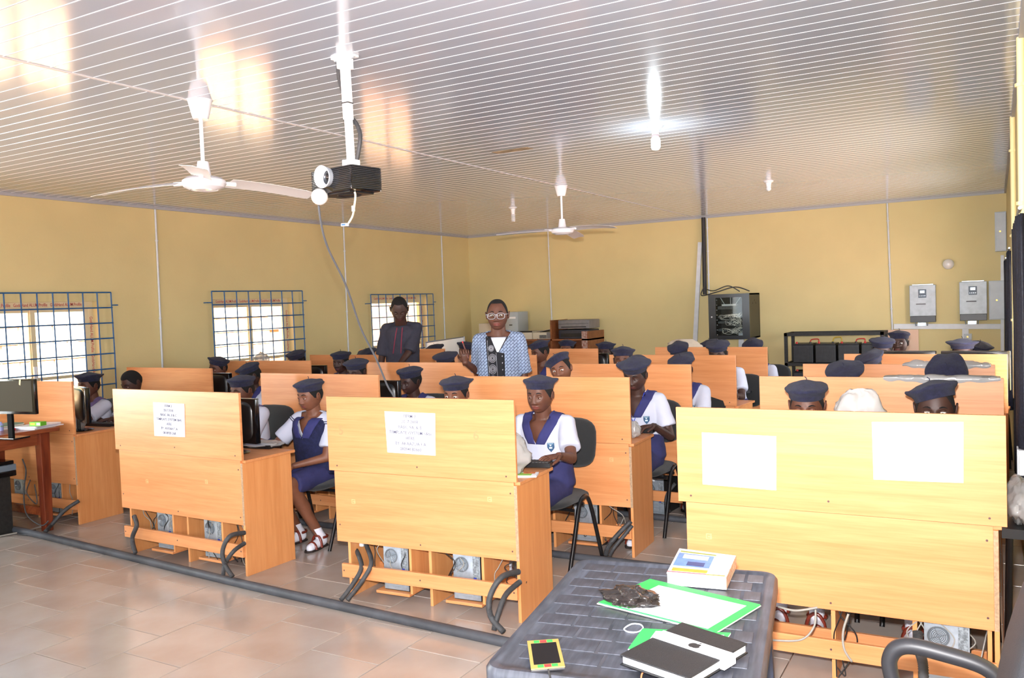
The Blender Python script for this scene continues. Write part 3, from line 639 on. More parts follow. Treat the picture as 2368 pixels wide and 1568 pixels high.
hose([(-4.2, 6.12, 0.02), (-2.27, 6.10, 0.02), (-1.3, 6.12, 0.02)], 0.024, 'dark floor conduit running before the third-row desks', FC, name='floor_conduit')
hose([hp(821, 1266, 3.86), hp(836, 1310, 3.76), hp(815, 1352, 3.68), hp(788, 1388, 3.60)], 0.014, 'left of two ribbed hoses at the left of the centre front desk', ribs=True)
hose([hp(846, 1258, 3.88), hp(859, 1300, 3.78), hp(840, 1340, 3.72), hp(803, 1388, 3.62)], 0.014, 'right of two ribbed hoses at the left of the centre front desk', ribs=True)
hose([hp(1200, 1322, 3.80), hp(1160, 1335, 3.66), hp(1133, 1380, 3.60), hp(1135, 1425, 3.58), hp(1165, 1462, 3.56)], 0.016, 'outer curved ribbed hose at the right end of the centre front desk', ribs=True)
hose([hp(1203, 1345, 3.80), hp(1170, 1375, 3.68), hp(1152, 1420, 3.60), hp(1142, 1458, 3.56)], 0.015, 'inner curved ribbed hose at the right end of the centre front desk', ribs=True)
hose([hp(566, 1232, 3.78), hp(532, 1240, 3.66), hp(515, 1272, 3.62), hp(520, 1305, 3.62), hp(538, 1334, 3.62)], 0.015, 'outer curved ribbed hose at the right end of the front desk left of centre', ribs=True)
hose([hp(566, 1256, 3.78), hp(540, 1275, 3.68), hp(520, 1305, 3.64), hp(516, 1330, 3.63)], 0.014, 'inner curved ribbed hose at the right end of the front desk left of centre', ribs=True)
hose([hp(310, 1193, 3.78), hp(316, 1215, 3.76), hp(306, 1245, 3.76), hp(313, 1279, 3.72)], 0.016, 'upright dark hose at the left end of the front desk left of centre', ribs=True)
hose([hp(183, 1158, 4.20), hp(150, 1180, 4.1), hp(118, 1215, 4.0), hp(105, 1230, 3.9)], 0.016, 'dark hose slanting down from the front desk by the left wall', ribs=True)
hose([hp(1459, 1205, 5.08), hp(1430, 1235, 5.03), hp(1408, 1262, 4.99), hp(1400, 1285, 4.97)], 0.016, 'thick dark hose slanting out of the second-row centre desk', ribs=True)
hose([hp(1462, 1215, 5.09), hp(1440, 1242, 5.05), hp(1418, 1270, 5.0), hp(1410, 1287, 4.98)], 0.013, 'thin dark hose slanting out of the second-row centre desk', ribs=True)
hose([hp(1562, 1118, 6.2), hp(1545, 1140, 6.18), hp(1540, 1165, 6.14), hp(1548, 1185, 6.12)], 0.015, 'curved hose under the third-row desk behind the bead-wearing student', ribs=True)
hose([hp(2122, 1460, 3.74), hp(2124, 1500, 3.70), hp(2135, 1545, 3.62), (at_z(2150, 1580, 0.03).x, 3.5, 0.03)], 0.02, 'ribbed grey hose rising beside the tower under the front right desk', ribs=True)
def cords(key, lx0, lx1, n, label, seed, ztop=0.42, zb=0.05, m=CABLE):
    rnd = random.Random(seed); d, w_ = DK[key]; r = d.rotation_euler.z
    for k in range(n):
        x = rnd.uniform(lx0, lx1)*w_; y = rnd.uniform(0.05, 0.08); p = []
        zt = ztop; N = 5
        for j in range(N):
            f = j/(N-1); p.append((x+rnd.uniform(-.05, .05)*(1 if j else .3), y+rnd.uniform(-.03, .02)-0.0, zt*(1-f)+zb*f*(rnd.uniform(.9, 1.6))))
        if rnd.random() < 0.5: p.append((p[-1][0]+rnd.uniform(-.1, .1), y+0.02, p[-1][2]+rnd.uniform(.05, .14)))
        q = [(d.location.x+a*math.cos(r)-b*math.sin(r), d.location.y+a*math.sin(r)+b*math.cos(r), c) for a, b, c in p]
        mm = m if rnd.random() < 0.8 else CABLEG
        hose(q, 0.0027, label, mm, name='power_cable', group=label)
cords('C1', 0.24, 0.42, 6, 'thin computer cables tangled in the left bay of the centre front desk', 1, 0.40, 0.12)
cords('C1', 0.55, 0.95, 8, 'thin computer cables tangled in the right bay of the centre front desk', 2, 0.40, 0.10)
cords('B1', 0.12, 0.5, 6, 'thin computer cables under the left half of the front desk left of centre', 3, 0.40, 0.12)
cords('B1', 0.6, 0.95, 7, 'thin computer cables under the right half of the front desk left of centre', 4, 0.40, 0.04)
cords('C2', 0.6, 0.95, 6, 'thin computer cables under the second-row centre desk', 5, 0.42, 0.08)
cords('A1', 0.4, 0.95, 7, 'thin computer cables under the front desk behind the red table', 6, 0.42, 0.05)
cords('D1', 0.5, 0.62, 3, 'thin computer cables in the middle bay of the front right desk', 7, 0.40, 0.02)
cords('D1', 0.74, 0.95, 8, 'grey cables tangled over the tower of the front right desk', 8, 0.40, 0.10, CABLEG)
hose([hp(1800, 1403, 3.78), hp(1840, 1412, 3.74), hp(1890, 1405, 3.76)], 0.005, 'pair of grey cables sagging under the left of the front right desk', CABLEG, name='power_cable')
hose([hp(1886, 1410, 3.76), hp(1882, 1450, 3.74), hp(1850, 1480, 3.72), hp(1776, 1480, 3.70)], 0.0045, 'grey cable looping before the feet under the front right desk', CABLEG, name='power_cable')
hose([hp(1962, 1420, 3.76), hp(1950, 1460, 3.74), hp(1952, 1500, 3.72), hp(1970, 1530, 3.68)], 0.005, 'grey cable hanging by the middle divider of the front right desk', CABLEG, name='power_cable')
# white power brackets on the left panel of the centre desk
for u, v, h_ in ((816, 1262, 0.055), (838, 1258, 0.03)):
    p = hp(u, v, 3.86); d, w_ = DK['C1']
    o = box('socket_stub', p.x-d.location.x-0.013, p.x-d.location.x+0.013, 0.085, 0.115, p.z-h_/2, p.z+h_/2, WHITE, d, 0.002)

# ------------------------------------------------------------------ people
def remesh(mb, voxel, it=6, fac=0.5):
    me = bpy.data.meshes.new('tmp'); me.from_pydata([tuple(p) for p in mb.v], [], mb.f); me.update()
    o = bpy.data.objects.new('tmp', me)
    r = o.modifiers.new('r', 'REMESH'); r.mode = 'VOXEL'; r.voxel_size = voxel; r.use_smooth_shade = True
    s = o.modifiers.new('s', 'SMOOTH'); s.factor = fac; s.iterations = it
    out = evaluated_mesh(o); bpy.data.meshes.remove(me); return out
def ex(x, s): return math.exp(-(x/s)**2)
def head_pt(az, el, hs=1.0, cheek=0.0):
    ce = max(1e-4, math.cos(el)); ce = ce**0.70 if el < 0 else ce**0.90
    x, y, z = ce*math.sin(az), -ce*math.cos(az), math.sin(el)
    # az = 0 faces -Y
    lo = max(0.0, -z)
    Z = 0.112*z if z > 0 else 0.108*z
    wx = 0.0755*(1-0.27*lo**1.5)+cheek
    X = wx*(abs(x)**0.92)*math.copysign(1, x)
    if y < 0: Y = 0.089*y*(1-0.10*lo**2); Y -= 0.007*lo*(1 if lo < .85 else (1-lo)/.15)
    else: Y = 0.104*y*(1-0.55*lo**1.2)
    p = V((X, Y, Z))
    if y < 0.1:
        f = min(1.0, max(0.0, (-y+0.1)*3)); ax = abs(X); d = 0.0
        d += 0.010*ex(ax-0.030, 0.015)*ex(Z-0.004, 0.013)                   # eye sockets
        d -= 0.0045*ex(ax-0.028, 0.022)*ex(Z-0.024, 0.008)                  # brow
        d -= 0.004*ex(ax-0.045, 0.020)*ex(Z+0.028, 0.022)                   # cheekbones
        if -0.044 < Z < 0.02:
            t = (0.02-Z)/0.058; h_ = 0.004+0.0165*min(1, max(0, t))**1.2
            if Z < -0.034: h_ *= max(0, (Z+0.044)/0.010)
            wd = 0.0095+0.0085*max(0, t)**1.5
            d -= h_*ex(X, wd)
            d -= 0.008*ex(ax-0.0155, 0.0075)*ex(Z+0.033, 0.008)               # nostril wings
        d -= 0.009*ex(X, 0.026)*(ex(Z+0.0555, 0.0062)+1.1*ex(Z+0.069, 0.0072))
        d += 0.004*ex(X, 0.024)*ex(Z+0.0612, 0.0022)
        d += 0.003*ex(X, 0.02)*ex(Z+0.079, 0.005)
        d -= 0.006*ex(X, 0.020)*ex(Z+0.095, 0.014)
        p.y += d*f
    return p*hs
NA, NE = 72, 64
def az_of(i): t = -1+2*i/NA; return PI*(0.55*t+0.45*t**3)
HGC = {}
def head_grid(hs, el0=-PI/2+0.02, el1=PI/2-0.01, off=0.0):
    if hs not in HGC: HGC[hs] = _head_grid(hs, el0, el1)
    return HGC[hs]
def _head_grid(hs, el0, el1):
    return [[head_pt(az_of(i), el0+(el1-el0)*j/NE, hs) for i in range(NA)] for j in range(NE+1)]
def add_head(mb, M, hs, lidded, detail):
    mb.X = M; mb.cur = 0; k0 = len(mb.f)
    g = head_grid(hs); mb.loft(g)
    # lips use the second slot
    for i in range(k0, len(mb.f)):
        f = mb.f[i]; c = sum((mb.v[a] for a in f), V())/len(f); c = M.inverted() @ c; c /= hs
        if c.y < -0.07 and abs(c.x) < 0.026*(1-0.5*abs(c.z+0.062)/0.014) and -0.0765 < c.z < -0.0495: mb.m[i] = 1
    for sx in (-1, 1):
        # ear: rim torus flattened + lobe
        pts = []
        for a in range(0, 300, 25):
            r = math.radians(a-40); pts.append((sx*(0.0745+0.007+0.004*math.sin(r)), 0.008+0.014*math.cos(r)+0.003, -0.004+0.026*math.sin(r)))
        mb.tube([V(p)*hs for p in pts], 0.0048*hs, 7)
        mb.ell(V((sx*0.074, 0.011, -0.004))*hs, 0.007*hs, 0.013*hs, 0.025*hs, 10, 8)
        # eyelids
        c = V((sx*0.030, -0.0715, 0.004))*hs; r = 0.0148*hs; up0 = -8 if lidded else 22
        R = Matrix.Rotation(0, 3, 'X'); rings = []
        for j in range(6):
            t = math.radians(up0+(88-up0)*j/5); rings.append([c+V((r*1.12*math.cos(t)*math.cos(a), r*math.cos(t)*math.sin(a), r*math.sin(t))) for a in [2*PI*k/14 for k in range(14)]])
        mb.loft(rings, caps=True)
        rings = []
        for j in range(5):
            t = math.radians(-88+(88-26)*j/4); rings.append([c+V((r*1.10*math.cos(t)*math.cos(a), r*math.cos(t)*math.sin(a), r*math.sin(t))) for a in [2*PI*k/14 for k in range(14)]])
        mb.loft(rings, caps=True)
    mb.X = Matrix.Identity(4)
def hair_mesh(M, hs, full=True):
    mb = MB(); mb.X = M; ne = 34; 
    def hl(az):   # hairline elevation by azimuth
        a = abs(az); 
        if a < 0.75: return 0.66 if full else 0.86
        if a < 1.35: return (0.66 if full else 0.86)-(a-0.75)/0.6*(0.76 if full else 0.96)
        if a < 1.75: return -0.10
        return -0.10-min(1, (a-1.75)/0.9)*0.42
    rings = []
    for j in range(ne+1):
        r = []
        for i in range(NA):
            az = az_of(i); e0 = hl(az); el = e0+(PI/2-0.01-e0)*(j/ne); p = head_pt(az, el, hs)
            t = min(1, j/3); r.append(p*(1.0+0.035*t)+V((0, 0.0005, 0)))
        rings.append(r)
    mb.loft(rings, caps=False); return mb
def add_eyes(parent, M, hs, gaze=0.0):
    mb = MB(); mb.X = M
    for sx in (-1, 1):
        c = V((sx*0.030, -0.0715, 0.004))*hs; r = 0.0130*hs; mb.cur = 0; mb.ell(c, r, r, r, 14, 10)
        d = V((math.sin(gaze), -1, -0.25)).normalized(); mb.cur = 1; mb.ell(c+d*(r*0.52), r*0.56, r*0.56, r*0.56, 12, 8)
    o = mb.build('eyes', [EYEW, IRIS], parent, smooth=180); return o
def add_brows(parent, M, hs):
    mb = MB(); mb.X = M
    for sx in (-1, 1):
        P = []
        for k in range(6):
            t = k/5; az = sx*(0.20+0.46*t); el = 0.235+0.05*math.sin(PI*t)-0.03*t; P.append(head_pt(az, el, hs)*1.006)
        mb.tube(P, 0.0028*hs, 6, rs=[0.0022*hs, .0034*hs, .0034*hs, .003*hs, .0022*hs, .001*hs])
    mb.build('eyebrows', HAIR, parent)
def hand(mb, w, d, nrm, side, s=1.0, curl=0.5, spread=0.1):
    d = V(d).normalized(); nrm = (V(nrm)-d*V(nrm).dot(d)).normalized(); x = d.cross(nrm)*side      # x points to the thumb side
    w = V(w)
    a = [w+d*(-0.015*s), w+d*0.03*s, w+d*0.075*s]
    rings = []
    for t, hw, hh in ((-0.02, 0.019, 0.015), (0.01, 0.023, 0.014), (0.045, 0.033, 0.013), (0.078, 0.034, 0.011)):
        c = w+d*t*s; rings.append([c+x*hw*s*math.cos(q)+nrm*hh*s*math.sin(q) for q in [2*PI*k/12 for k in range(12)]])
    mb.loft(rings)
    for i, (ox, L_) in enumerate(((0.025, 0.062), (0.0085, 0.070), (-0.0085, 0.065), (-0.025, 0.050))):
        p = w+d*0.072*s+x*ox*s; ang = curl*0.45; dd = (d+x*spread*(1.5-i)*0.5).normalized(); r = 0.0082*s
        for k, f in enumerate((0.45, 0.32, 0.26)):
            di = (dd*math.cos(ang)-nrm*math.sin(ang)).normalized(); q = p+di*L_*f*s; mb.cap(p, q, r, r*0.92, 8); p = q; r *= 0.92; ang += curl*0.75
    p = w+d*0.015*s+x*0.022*s; di = (d*0.75+x*0.6-nrm*0.25).normalized(); q = p+di*0.035*s; mb.cap(p, q, 0.0115*s, 0.0095*s, 8)
    di = (d*0.95+x*0.15-nrm*0.35*curl*2).normalized(); r_ = q+di*0.028*s; mb.cap(q, r_, 0.0092*s, 0.0082*s, 8); mb.cap(r_, r_+di*0.018*s, 0.008*s, 0.0068*s, 8)
def ik(S, T, L1, L2, pole):
    S, T = V(S), V(T); d = T-S; D = min(d.length, (L1+L2)*0.995); d.normalize(); T2 = S+d*D
    a = (L1*L1-L2*L2+D*D)/(2*D); h = math.sqrt(max(0, L1*L1-a*a)); p = V(pole); p = (p-d*p.dot(d)).normalized()
    return S+d*a+p*h, T2
SKINS = {'m': (SKIN, LIP), 'd': (SKIN2, LIPD), 'l': (SKIN3, LIP)}
def beret_mesh(M, hs, seed, tilt=(0, 0), size=1.0, puff=1.0):
    mb = MB(); rnd = V((seed*2.3, seed*5.1, 0))
    mb.X = M @ Matrix.Translation((0, 0.008*hs, 0.043*hs)) @ Matrix.Rotation(tilt[0], 4, 'Y') @ Matrix.Rotation(tilt[1], 4, 'X')
    prof = [(0.072, 0.002), (0.0805, -0.002), (0.0835, 0.002), (0.085, 0.018), (0.091, 0.028), (0.103, 0.038), (0.109, 0.046), (0.107, 0.053), (0.097, 0.057), (0.080, 0.062), (0.060, 0.070), (0.038, 0.077), (0.018, 0.081), (0.004, 0.083)]
    rings = []
    for k, (r, z) in enumerate(prof):
        ring = []
        for i in range(40):
            a = 2*PI*i/40; out = max(0, (r-0.087)/0.022); nz = noise.noise(V((math.cos(a)*1.3, math.sin(a)*1.3, seed)))
            nt_ = noise.noise(V((math.cos(a)*r*18, math.sin(a)*r*18, seed+5)))
            rr = r*(1+0.16*nz*out)*size**(out*0.7+.3); zz = z*puff+(0.016*nz*out)+(0.007*nt_ if k > 7 else 0)
            ring.append(V((rr*math.cos(a), rr*1.13*math.sin(a), zz))*hs)
        rings.append(ring)
    mb.loft(rings, caps=True)
    mb.tube([V((0, 0, 0.081*puff))*hs, V((0.002, 0.002, 0.092*puff))*hs, V((-0.006, 0.004, 0.101*puff))*hs], 0.0022*hs, 6)
    return mb
def snap(bvh, pts, off):
    out = []
    for p in pts:
        c, nrm, _, _ = bvh.find_nearest(p); out.append(c+nrm*off if c else p)
    return out
def fpatch(bvh, f, nu, nv, off, th=0.002, y0=-1.0):
    rows = []
    for j in range(nv+1):
        r = []
        for i in range(nu+1):
            x, z = f(i/nu, j/nv); c, nrm, _, _ = bvh.ray_cast(V((x, y0, z)), V((0, 1, 0)))
            r.append((c+V((0, -off, 0))) if c else V((x, -0.1, z)))
        rows.append(r)
    mb = MB(); mb.loft(rows, caps=False, closed=False); return mb
def tube_on(bvh, pts, r, mb, off=0.002):
    P = []
    for x, z in pts:
        c, nrm, _, _ = bvh.ray_cast(V((x, -1, z)), V((0, 1, 0)))
        if c: P.append(c+V((0, -off, 0)))
    if len(P) > 1: mb.tube(P, r, 5)

def person(label, x, y, ztop, rz=0.0, seated=True, head=(0, 0, 0), beret=None, outfit='shirt', skin='m', hands=None, lidded=True, hs=1.0,
           lean=(0.0, 0.04), hero=False, badge=False, seed=1, name='person', adult=False, collar=NAVYC, legs='desk', gaze=0.0, group=None, size=1.0, puff=1.0, bmat=NAVY, nohair=False):
    t = thing(name, label, 'person', (x, y, 0), rz, group)
    k = 1.15 if adult else 1.06            # body scale
    hs *= 1.06 if adult else 0.96
    S, L_ = SKINS[skin]
    topoff = (0.129 if beret is not None else 0.112)*hs
    eye = V((lean[0], -lean[1]*1.3, ztop-topoff))
    nb = V((lean[0]*0.8, -lean[1]*0.6+0.012, eye.z-0.142*hs))                # neck base
    shz = nb.z-0.026*k; sw = (0.148 if not adult else 0.140)*k
    hipz = 0.53 if seated else 0.93
    hip = V((0, 0.03 if seated else 0.0, hipz))
    Sh = {sx: V((nb.x+sx*sw, nb.y+0.008, shz-0.012)) for sx in (-1, 1)}
    # ---- body
    vox = 0.008 if hero else 0.012
    b = MB()
    def sp(f): return hip.lerp(V((nb.x, nb.y, shz)), f)
    tor = [(0.0, .140, .105), (0.22, .128, .094), (0.5, .134, .096), (0.78, .145, .098), (0.95, .135, .080), (1.02, .085, .060)]
    b.loft([[sp(f)+V((a*k*math.cos(q), c*k*math.sin(q), 0)) for q in [2*PI*i/20 for i in range(20)]] for f, a, c in tor])
    b.ell(hip, 0.145*k, 0.115*k, 0.10*k)
    b.cap(nb+V((0, 0.006, -0.03)), eye+V((0, 0.020, -0.055*hs)), 0.057*hs, 0.053*hs)
    for sx in (-1, 1): b.cap(nb+V((sx*0.03, 0.01, -0.012)), Sh[sx], 0.040*k, 0.040*k)
    L1, L2 = 0.255*k, 0.225*k
    hd = hands or {}
    HT_ = {}
    for sx in (-1, 1):
        h = hd.get(sx, dict(p=(sx*0.12, -0.40, 0.79), d=(-sx*0.15, -1, -0.05), n=(0, 0.1, 1), c=0.5))
        pole = h.get('pole', (sx*0.25, 0.3, -1))
        E_, T = ik(Sh[sx], h['p'], L1, L2, pole); HT_[sx] = (E_, T, h)
        b.cap(Sh[sx], E_, 0.042*k, 0.033*k); b.cap(E_, T, 0.033*k, 0.0215*k)
    LG = {}
    for sx in (-1, 1):
        if seated:
            if legs == 'desk': kn, an = V((sx*0.085, -0.38, 0.50)), V((sx*0.09, -0.40, 0.085))
            else: kn, an = V((sx*0.085+legs[0][0], -0.37, 0.49)), V((sx*0.10+legs[sx][0], legs[sx][1], 0.085))
            hp_ = hip+V((sx*0.075, -0.02, -0.02))
        else: hp_, kn, an = V((sx*0.085, 0, 0.90)), V((sx*0.10, -0.015, 0.49)), V((sx*0.11, 0.01, 0.085))
        LG[sx] = (hp_, kn, an)
        b.cap(hp_, kn, 0.074*k, 0.052*k); b.cap(kn, an, 0.050*k, 0.032*k); b.cap(kn.lerp(an, 0.1)+V((0, 0.012, 0)), kn.lerp(an, 0.45)+V((0, 0.014, 0)), 0.044*k, 0.042*k)
        b.cap(an+V((0, 0.02, -0.045)), an+V((sx*0.015, -0.12, -0.055)), 0.030, 0.022)
    rm = remesh(b, vox, 5)
    out = MB(); out.v = [q.co.copy() for q in rm.vertices]; out.f = [tuple(p.vertices) for p in rm.polygons]; out.m = [0]*len(out.f)
    bpy.data.meshes.remove(rm)
    for sx in (-1, 1):
        E_, T, h = HT_[sx]; hand(out, T, h.get('d', T-E_), h.get('n', (0, 0, 1)), h.get('side', sx)*-1, k*1.0, h.get('c', 0.5), h.get('sp', 0.15))
    HM = Matrix.Translation(eye) @ Matrix.Rotation(head[0], 4, 'Z') @ Matrix.Rotation(head[1], 4, 'X') @ Matrix.Rotation(head[2], 4, 'Y')
    add_head(out, HM, hs, lidded, hero)
    out.build('body', [S, L_], t, smooth=180)
    add_eyes(t, HM, hs, gaze); add_brows(t, HM, hs)
    if not nohair: hair_mesh(HM, hs, not adult).build('hair', HAIR, t, smooth=180)
    if beret is not None: beret_mesh(HM, hs, seed, beret, size, puff).build('beret', bmat, t, smooth=70)
    # ---- top garment
    g = MB(); e = 0.017 if not adult else 0.020
    flare = 1.0 if seated else 1.05
    hemf = -0.02 if seated else -0.32
    ring = []
    prof = ([(-0.32, .165, .13), (-0.1, .158, .125)] if not seated else [(0.06, .142, .112)])+[(0.18, .134, .104), (0.5, .136, .100), (0.78, .146, .100), (0.95, .137, .080), (1.03, .088, .060)]
    for f, a, c in prof:
        sh_ = sp(f); ring.append([sh_+V(((a+e)*k*math.cos(q), (c+e)*k*math.sin(q), 0)) for q in [2*PI*i/28 for i in range(28)]])
    g.loft(ring)
    for sx in (-1, 1):
        E_, T, h = HT_[sx]; u = (E_-Sh[sx]).normalized(); sl = (0.185 if not adult else 0.245)*k
        g.cap(nb+V((sx*0.035, 0.012, -0.016)), Sh[sx], 0.046*k, 0.052*k, 14)
        g.cyl(Sh[sx]-u*0.01, Sh[sx]+u*sl, 0.052*k, (0.062 if not adult else 0.063)*k, 18); g.ell(Sh[sx], 0.053*k, 0.053*k, 0.053*k)
    top_m = SHIRT if outfit in ('shirt', 'pinafore') else (KAFT if outfit == 'kaftan' else WEAVE)
    sm = remesh(g, 0.009 if hero else 0.013, 4 if hero else 3)
    nn = [0.0]*(3*len(sm.vertices)); sm.vertices.foreach_get('normal', nn); vi = 0
    for q in sm.vertices:      # soft folds
        w_ = noise.noise(V((q.co.x*9, q.co.y*9+seed, q.co.z*13)))*0.006+noise.noise(V((q.co.x*24, q.co.y*20, q.co.z*22+seed)))*0.002
        q.co += V(nn[vi:vi+3])*w_; vi += 3
    bm = bmesh.new(); bm.from_mesh(sm); bm.faces.ensure_lookup_table()
    zv = shz-(0.115 if outfit != 'kaftan' else 0.0)*k; nwid = 0.060*k
    full = BVHTree.FromBMesh(bm)
    if outfit != 'kaftan': vcut(bm, nb.x, nb.y-0.01, zv-(0.010 if outfit != 'tunic' else 0.0), nwid*1.16/(0.12*k))
    dele = [f for f in bm.faces if (lambda c: V((c.x-nb.x, c.y-nb.y, 0)).length < 0.058*k and c.z > shz+0.002)(f.calc_center_median())]
    bmesh.ops.delete(bm, geom=dele, context='FACES')
    bm.to_mesh(sm); bm.free(); sm.polygons.foreach_set('use_smooth', [True]*len(sm.polygons)); sm.materials.clear(); sm.materials.append(top_m)
    so = link('shirt' if outfit in ('shirt', 'pinafore') else 'tunic', sm, t, solid=0.003)
    bv = full
    if outfit == 'pinafore':
        v_ = MB(); rg = []
        for f, a, c in [(-0.04, .158, .126), (0.18, .142, .112), (0.5, .145, .108), (0.78, .150, .106), (0.93, .134, .092), (1.0, .10, .07)]:
            s_ = sp(f); rg.append([s_+V(((a+e+0.012)*k*math.cos(q), (c+e+0.012)*k*math.sin(q), 0)) for q in [2*PI*i/28 for i in range(28)]])
        v_.loft(rg)
        vm = remesh(v_, 0.007, 4); bm = bmesh.new(); bm.from_mesh(vm); bm2 = bmesh.new(); bm2.from_mesh(vm); vb = BVHTree.FromBMesh(bm2); bm2.free()
        vcut(bm, nb.x, nb.y-0.01, zv-0.016, 0.60)
        dl = [f for f in bm.faces if (lambda c: V((c.x-nb.x, c.y-nb.y, 0)).length < 0.07 and c.z > shz-0.01)(f.calc_center_median())]
        bmesh.ops.delete(bm, geom=dl, context='FACES'); bm.to_mesh(vm); bm.free(); vm.polygons.foreach_set('use_smooth', [True]*len(vm.polygons)); vm.materials.clear(); vm.materials.append(NAVYK)
        link('vest', vm, t, solid=0.003)
        for sx in (-1, 1):
            E_, T, h = HT_[sx]; u = (E_-Sh[sx]).normalized()
            for q_, mm, rr in ((0.022, NAVYK, .0645), (0.030, SHIRT, .0655), (0.037, NAVYK, .065)):
                x_, y_ = MB().frame(u); P = [Sh[sx]+u*q_+(x_*math.cos(a)+y_*math.sin(a))*rr for a in [2*PI*i/20 for i in range(21)]]
                MB().tube(snap(bv, P, 0.002), 0.003, 6).build('sleeve_trim', mm, t, smooth=60)
        bv = vb
    if outfit in ('shirt', 'pinafore'):
        for sx in (-1, 1):
            inn = spl([V((nb.x, nb.y+0.062, shz+0.030)), V((nb.x+sx*0.045, nb.y+0.045, shz+0.036)), V((nb.x+sx*0.064, nb.y, shz+0.030)), V((nb.x+sx*0.056, nb.y-0.055, shz+0.0)), V((nb.x+sx*0.028, nb.y-0.1, shz-0.055*k)), V((nb.x+sx*0.002, nb.y-0.12, zv-0.004))], 5)
            ou = spl([V((nb.x, nb.y+0.12, shz-0.03)), V((nb.x+sx*0.075, nb.y+0.09, shz-0.01)), V((nb.x+sx*0.125, nb.y+0.02, shz+0.01)), V((nb.x+sx*0.118, nb.y-0.06, shz-0.01)), V((nb.x+sx*0.085, nb.y-0.10, shz-0.075*k)), V((nb.x+sx*0.062, nb.y-0.12, zv-0.006))], 5)
            rows = []
            for j in range(6):
                rr = [a.lerp(c, j/5) for a, c in zip(inn, ou)]; rr = snap(bv, rr, 0.0095 if outfit == 'shirt' else 0.009); rows.append(rr)
            # standing fold at the back of the neck
            rows = [[p+V((0, 0.0, 0.014*max(0, 1-i/14))) for i, p in enumerate(rows[0])]]+rows
            cm = MB(); cm.loft(rows, caps=False, closed=False); cm.build('collar', collar, t, smooth=180, solid=0.004)
    if badge:
        bx, bz = nb.x+0.088*k, zv+0.004
        def sh(u_, v_): w2 = 0.020*(1-max(0, v_-0.45)**1.7*3.0); w2 = max(w2, 0.0005); return (bx+(u_*2-1)*w2, bz-v_*0.058)
        bo = fpatch(bv, sh, 6, 8, 0.007).build('badge', mat('badge_blue', (56, 92, 128), 0.7), t, smooth=180, solid=0.002)
        def sh2(u_, v_): return (bx+(u_*2-1)*0.0085, bz-0.026-v_*0.010)
        fpatch(bv, sh2, 2, 2, 0.009).build('badge_book', mat('badge_white', (220, 232, 238), 0.7), bo, solid=0.001)
        def sh3(u_, v_): w2 = 0.0075*(1-v_); return (bx+(u_*2-1)*w2, bz-0.011-v_*0.011)
        fpatch(bv, sh3, 2, 3, 0.009).build('badge_bird', mat('badge_white', (220, 232, 238), 0.7), bo, solid=0.001)
        def sh4(u_, v_): return (bx+(u_*2-1)*0.0165, bz-0.003-v_*0.004)
        fpatch(bv, sh4, 3, 1, 0.009).build('badge_banner', mat('badge_pale', (160, 190, 205), 0.7), bo, solid=0.001)
    if outfit == 'tunic':
        def ncut(u_, v_): w2 = 0.062*k*(1-v_)+0.004; return (nb.x+(u_*2-1)*w2, shz+0.012-v_*0.115*k)
        f_ = fpatch(bv, ncut, 8, 8, -0.014); f_.build('undershirt', mat('white_undershirt', (236, 238, 250), 0.8), t, smooth=180, solid=0.002)
        def pan(u_, v_): z = shz+0.02-v_*0.50; l = nb.x-0.095+v_*0.02-(0.0 if v_ > .25 else (0.25-v_)*0.02); r_ = nb.x-0.060+min(1, v_/0.27)*0.058 if v_ < 0.27 else nb.x+0.055; return (l+(r_-l)*u_, z)
        fpatch(bv, pan, 8, 40, 0.004).build('front_panel', BLACKE, t, smooth=180, solid=0.002)
        em = MB(); 
        for cz, rx_, ry_ in ((shz-0.075, .022, .024), (shz-0.155, .030, .034), (shz-0.245, .030, .038), (shz-0.335, .030, .038)):
            cx_ = nb.x-0.052+(0.008 if cz < shz-.1 else 0)
            for q_ in (0.28, 0.5, 0.72, 1.0): tube_on(bv, [(cx_+rx_*q_*math.cos(a), cz+ry_*q_*math.sin(a)) for a in [2*PI*i/22 for i in range(23)]], 0.0017, em, 0.007)
        for xo in (-0.083, -0.012): tube_on(bv, [(nb.x+xo+0.01*i/20, shz-0.11-0.3*i/20+(0.1 if xo < -.05 else 0)) for i in range(21)], 0.0012, em, 0.007)
        em.build('embroidery', SILV, t)
        dm = MB()
        for i in range(5):
            z = shz-0.14-0.055*i; tube_on(bv, [(nb.x+0.034, z), (nb.x+0.040, z+0.006), (nb.x+0.036, z-0.005)], 0.0028, dm, 0.007)
        for i in range(7): z = shz-0.02-0.05*i; tube_on(bv, [(nb.x-0.086+0.002*i, z), (nb.x-0.082+0.002*i, z+0.004)], 0.0022, dm, 0.007)
        dm.build('embroidered_dots', SILV, t)
        tr_ = MB()
        for sx in (-1, 1): tube_on(bv, [(nb.x+sx*(0.064*(1-i/12)+0.003)*k, shz+0.014-0.117*k*i/12) for i in range(13)], 0.003, tr_, 0.001)
        tr_.build('neck_piping', BLACKE, t)
    if outfit == 'kaftan':
        for xo, dz0 in ((-0.030, 0), (0.026, 0)):
            def st(u_, v_): return (nb.x+xo*(1+v_*0.5)-0.04*v_-0.005+0.010*u_, shz+0.0-v_*0.27)
            fpatch(bv, st, 2, 20, 0.005).build('embroidered_stripe', REDE, t, solid=0.002)
        cm = MB(); P = [nb+V((0.058*math.cos(a), 0.058*math.sin(a)+0.002, -0.008)) for a in [2*PI*i/24 for i in range(25)]]
        cm.tube(P, 0.012, 8); cm.build('neckband', KAFT, t, smooth=60)
    # ---- lower garment
    l = MB()
